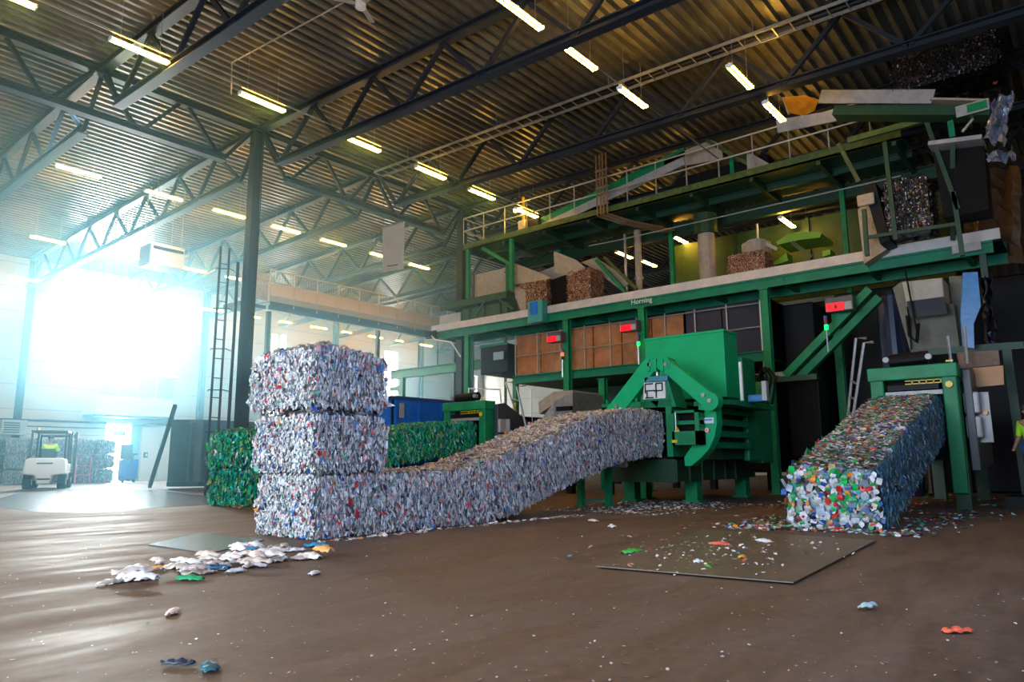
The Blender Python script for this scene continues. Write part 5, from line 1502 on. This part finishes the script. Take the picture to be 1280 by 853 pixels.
def scrap(rng, c, L, seed):
    """one crumpled flattened bottle or bag lying on the floor"""
    n, m2 = 12, 6
    a = rng.uniform(0, PI)
    V = []
    f1, f2, f3 = rng.uniform(8, 22, 3) / L * 0.25
    ph = rng.uniform(0, 6, 4)
    asp = rng.uniform(0.28, 0.5)
    for i in range(n):
        for j in range(m2):
            q = abs(2 * i / (n - 1) - 1)
            u = (i / (n - 1) - 0.5) * L
            wv = (j / (m2 - 1) - 0.5) * L * asp * (1 - 0.55 * q ** 3 + 0.15 * math.sin(i * 1.7 + ph[0]))
            cen_ = 1 - abs(2 * j / (m2 - 1) - 1) ** 2 * 0.8
            h = (0.035 * cen_ * (1 - 0.6 * q) + 0.012 * math.sin(u * f1 * 4 + ph[1]) * math.sin(wv * f2 * 5 + ph[2]) + abs(rng.normal(0, 0.004))) * (L / 0.25)
            V.append((c[0] + u * math.cos(a) - wv * math.sin(a), c[1] + u * math.sin(a) + wv * math.cos(a), c[2] + 0.006 + max(h, 0)))
    F = [(i * m2 + j, i * m2 + j + 1, (i + 1) * m2 + j + 1, (i + 1) * m2 + j) for i in range(n - 1) for j in range(m2 - 1)]
    return np.array(V), np.array(F)


rng = np.random.default_rng(5)


def scrap_obj(c, L, col, label, group, name='plastic_scrap'):
    V, F = scrap(rng, c, L, 0)
    C = np.tile(np.array(col), (len(V), 1)) * rng.uniform(0.8, 1.15, (len(V), 1))
    if rng.random() < 0.4: C[rng.integers(0, len(V) - 4):][:4] = draw_cols(rng, PAL_LIT, 1)
    o = shard_mesh(name, rng, [V], [F], [np.clip(C, 0, 0.95)], LITTERM)
    o.data.polygons.foreach_set('use_smooth', [True] * len(o.data.polygons))
    s_ = o.modifiers.new('s', 'SOLIDIFY'); s_.thickness = 0.004
    return tag(o, label, 'litter', group)


pile_c = [W(px, py, z=0) for px, py in ((165, 722), (205, 712), (240, 706), (275, 703), (300, 707), (335, 702), (365, 700), (285, 716), (240, 722), (310, 692), (345, 690), (170, 727), (255, 712), (320, 700))]
for k in range(72):
    c = pile_c[k % len(pile_c)]
    cc = (c.x + rng.normal(0, 0.13), c.y + rng.normal(0, 0.13), 0.0 if k < 45 else 0.05)
    scrap_obj(cc, rng.uniform(0.16, 0.34), draw_cols(rng, PAL_LIT, 1)[0], 'crumpled pale plastic scrap in the loose heap in front of the clear bales', 'scraps in the loose heap')
for px, py, col, lab in ((928, 700, (0.8, 0.32, 0.03), 'crumpled orange-red wrapper lying on the large steel plate'), (885, 711, (0.05, 0.40, 0.05), 'small green scrap near the front edge of the large steel plate'),
                         (872, 706, (0.75, 0.75, 0.70), 'white scrap beside the green scrap on the large steel plate'), (790, 692, (0.05, 0.42, 0.05), 'small green scrap left of the large steel plate'),
                         (955, 679, (0.8, 0.82, 0.78), 'white crumpled scrap on the back of the large steel plate'), (900, 683, (0.8, 0.15, 0.08), 'red scrap on the back of the large steel plate'),
                         (216, 768, (0.75, 0.5, 0.4), 'small pinkish scrap alone on the floor at lower left'), (262, 838, (0.02, 0.10, 0.12), 'dark blue crumpled scrap near the bottom edge at left'),
                         (222, 833, (0.02, 0.03, 0.05), 'thin dark twisted strip near the bottom edge at left'), (1197, 792, (0.8, 0.12, 0.05), 'small red scrap on the open floor at lower right'),
                         (742, 653, (0.75, 0.55, 0.45), 'pale scrap on the floor right of the row end'), (395, 684, (0.02, 0.25, 0.45), 'flattened blue bottle at the foot of the clear row'),
                         (765, 660, (0.75, 0.72, 0.65), 'pale scrap on the floor below the bale stand'), (1085, 763, (0.4, 0.55, 0.5), 'pale green scrap on the open floor right of the plate'),
                         (393, 719, (0.7, 0.66, 0.6), 'white scrap right of the loose heap')):
    c = W(px, py, z=0)
    scrap_obj((c.x, c.y, 0.012 if 'plate' in lab and 'of the large' not in lab else 0.0), 0.26 if py < 700 else 0.16, col, lab, None)


def litter(name, n, fn, label, smin, smax, seed, pal=PAL_LIT, z=0.004):
    rg = np.random.default_rng(seed)
    P0 = np.array([fn(rg) for _ in range(n)])
    ang = rg.uniform(0, 2 * PI, n)
    T = np.stack([np.cos(ang), np.sin(ang), 0 * ang], 1); S = np.stack([-np.sin(ang), np.cos(ang), 0 * ang], 1)
    Nn = np.tile([0, 0, 1.0], (n, 1))
    L = rg.uniform(smin, smax, n)
    V, F = shards(rg, P0, T, S, Nn, L, L * rg.uniform(0.3, 0.8, n), 0.22, np.full(n, z))
    V[:, 2] = np.maximum(V[:, 2], 0.002)
    C = np.repeat(draw_cols(rg, pal, n), 6, 0)
    o = shard_mesh(name, rg, [V], [F], [C], LITTERM)
    return tag(o, label, 'litter', None, 'stuff')


def fpt(px, py, z=0.0):
    p = W(px, py, z=z)
    return (p.x, p.y, z)


litter('plastic_flakes', 900, lambda g: fpt(g.uniform(0, 1280), 640 + 213 * g.uniform(0, 1) ** 1.3), 'tiny plastic flakes scattered over the open concrete floor', 0.003, 0.013, 1, [((0.6, 0.5, 0.42), 30), ((0.75, 0.72, 0.68), 18), ((0.3, 0.2, 0.15), 30), ((0.6, 0.1, 0.05), 2)])
litter('bottle_litter', 420, lambda g: (g.uniform(9.6, 12.2), g.normal(3.9, 0.35), 0.0), 'coloured litter strewn beside the front of the mixed bale', 0.02, 0.07, 2, PAL_MIX)
litter('bottle_litter', 360, lambda g: (10.25 - abs(g.normal(0, 0.25)), g.uniform(1.9, 4.2), 0.01), 'coloured litter strewn along the foot of the mixed bale front', 0.02, 0.06, 3, PAL_MIX, 0.01)
litter('bottle_litter', 260, lambda g: (g.uniform(9.8, 14.5), g.normal(2.1, 0.22), 0.0), 'litter strewn along the right side of the mixed bale row', 0.02, 0.06, 4, PAL_MIX)
litter('bottle_litter', 900, lambda g: (g.uniform(11.2, 15.5), 7.3 + g.normal(0, 0.7) + 0.05 * g.uniform(), 0.0), 'grey litter strewn under the end of the clear row and the middle baler', 0.02, 0.06, 5, PAL_CLEAR)
litter('bottle_litter', 260, lambda g: (g.uniform(5.2, 10.5), 7.25 - abs(g.normal(0, 0.08)), 0.0), 'litter along the foot of the clear bale row', 0.02, 0.07, 6, PAL_LIT)
litter('bottle_litter', 260, lambda g: fpt(g.normal(900, 70), g.normal(690, 13), 0.0), 'pale litter scattered over the large steel plate', 0.01, 0.035, 8, PAL_LIT, 0.028)
litter('bottle_litter', 200, lambda g: (g.uniform(8.2, 9.8), 14.3 - abs(g.normal(0, 0.1)), 0.0), 'litter along the foot of the green bale stack', 0.03, 0.09, 9, PAL_MIX)
litter('bottle_litter', 400, lambda g: (g.uniform(14, 22), g.uniform(1.0, 6.0), 0.0), 'litter in the shade under the right end of the plant', 0.02, 0.08, 10, PAL_MIX)

# ------------------------------------------------------------------ haze in the far left of the hall
def haze(name, density, z0, z1, label):
    hz = bpy.data.materials.new(name)
    hz.use_nodes = True
    nt = hz.node_tree
    nt.nodes.clear()
    out = nt.nodes.new('ShaderNodeOutputMaterial')
    vs_ = nt.nodes.new('ShaderNodeVolumeScatter')
    vs_.inputs['Color'].default_value = (0.34, 0.80, 1.0, 1)
    vs_.inputs['Density'].default_value = density
    vs_.inputs['Anisotropy'].default_value = 0.72
    nt.links.new(vs_.outputs['Volume'], out.inputs['Volume'])
    foot = [(XL + 0.1, 14), (19.7, 14), (19.7, 21.6), (36, 21.6), (36, YF - 0.02), (XL + 0.1, YF - 0.02)]
    hv = MB().prism([(x, y, z0) for x, y in foot], (0, 0, z1 - z0)).build(name, hz)
    tag(hv, label, 'haze', None, 'stuff')


haze('haze', 0.021, 3.2, 9.9, 'luminous dusty haze filling the far left of the hall')
haze('low_haze', 0.010, 0.03, 3.18, 'thin bluish haze near the floor at the far left around the forklift')

# ------------------------------------------------------------------ light
def area(name, loc, aim, sx, sy, power, col):
    l = bpy.data.lights.new(name, 'AREA')
    l.shape = 'RECTANGLE'; l.size = sx; l.size_y = sy; l.energy = power; l.color = col
    o = bpy.data.objects.new(name, l)
    COL.objects.link(o)
    o.location = loc
    d = (Vector(aim) - Vector(loc)).normalized()
    o.rotation_euler = d.to_track_quat('-Z', 'Y').to_euler()
    return o


# cool fill lamps added out of view, behind the camera and beside it
area('back_fill', (XL - 0.3, 6.5, 3.0), (10, 9.5, 2.5), 9.0, 6.0, 850, (0.74, 0.87, 1.0))
area('side_fill', (6, YN + 0.05, 5.5), (12, 8, 2), 14.0, 4.0, 420, (0.30, 0.50, 1.0))
# daylight pouring in through the high far window
area('window_daylight', (15.7, YF + 0.1, 8.0), (10, 20, 1), 2.9, 2.1, 1500, (0.66, 0.90, 1.0))
area('door_daylight', (16.65, YF + 0.1, 1.5), (14, 30, 1), 1.1, 2.9, 300, (0.8, 0.93, 1.0))
sp = bpy.data.lights.new('skylight_beam', 'SPOT')
sp.energy = 9000; sp.color = (0.66, 0.90, 1.0); sp.spot_size = R(42); sp.spot_blend = 0.7; sp.shadow_soft_size = 1.2
so = bpy.data.objects.new('skylight_beam', sp); COL.objects.link(so)
so.location = (6.6, 21.5, 11.2)
so.rotation_euler = (Vector((13.5, 36, 3.0)) - Vector(so.location)).to_track_quat('-Z', 'Y').to_euler()

w = bpy.data.worlds.new('World'); scene.world = w
w.use_nodes = True
w.node_tree.nodes['Background'].inputs['Color'].default_value = (0.6, 0.75, 1.0, 1)
w.node_tree.nodes['Background'].inputs['Strength'].default_value = 0.25

# ------------------------------------------------------------------ camera
cd = bpy.data.cameras.new('camera')
cd.sensor_fit = 'HORIZONTAL'; cd.sensor_width = 36.0
cd.lens = CAM_F / 1280 * 36.0
cd.clip_end = 300
co = bpy.data.objects.new('camera', cd)
COL.objects.link(co)
co.matrix_world = Matrix.Translation(CAM) @ Matrix((rt, up, -fw)).transposed().to_4x4()
scene.camera = co

vs2 = scene.view_settings
vs2.view_transform = 'Standard'; vs2.look = 'None'; vs2.exposure = 1.38; vs2.gamma = 1.0; vs2.use_curve_mapping = False
cy = scene.cycles
cy.use_denoising = True
cy.max_bounces = 5; cy.diffuse_bounces = 3; cy.glossy_bounces = 3; cy.transmission_bounces = 2; cy.volume_bounces = 1
cy.sample_clamp_indirect = 4.0
cy.use_adaptive_sampling = True
cy.adaptive_threshold = 0.02
cy.caustics_reflective = False; cy.caustics_refractive = False
try:
    cy.use_light_tree = True
except Exception:
    pass
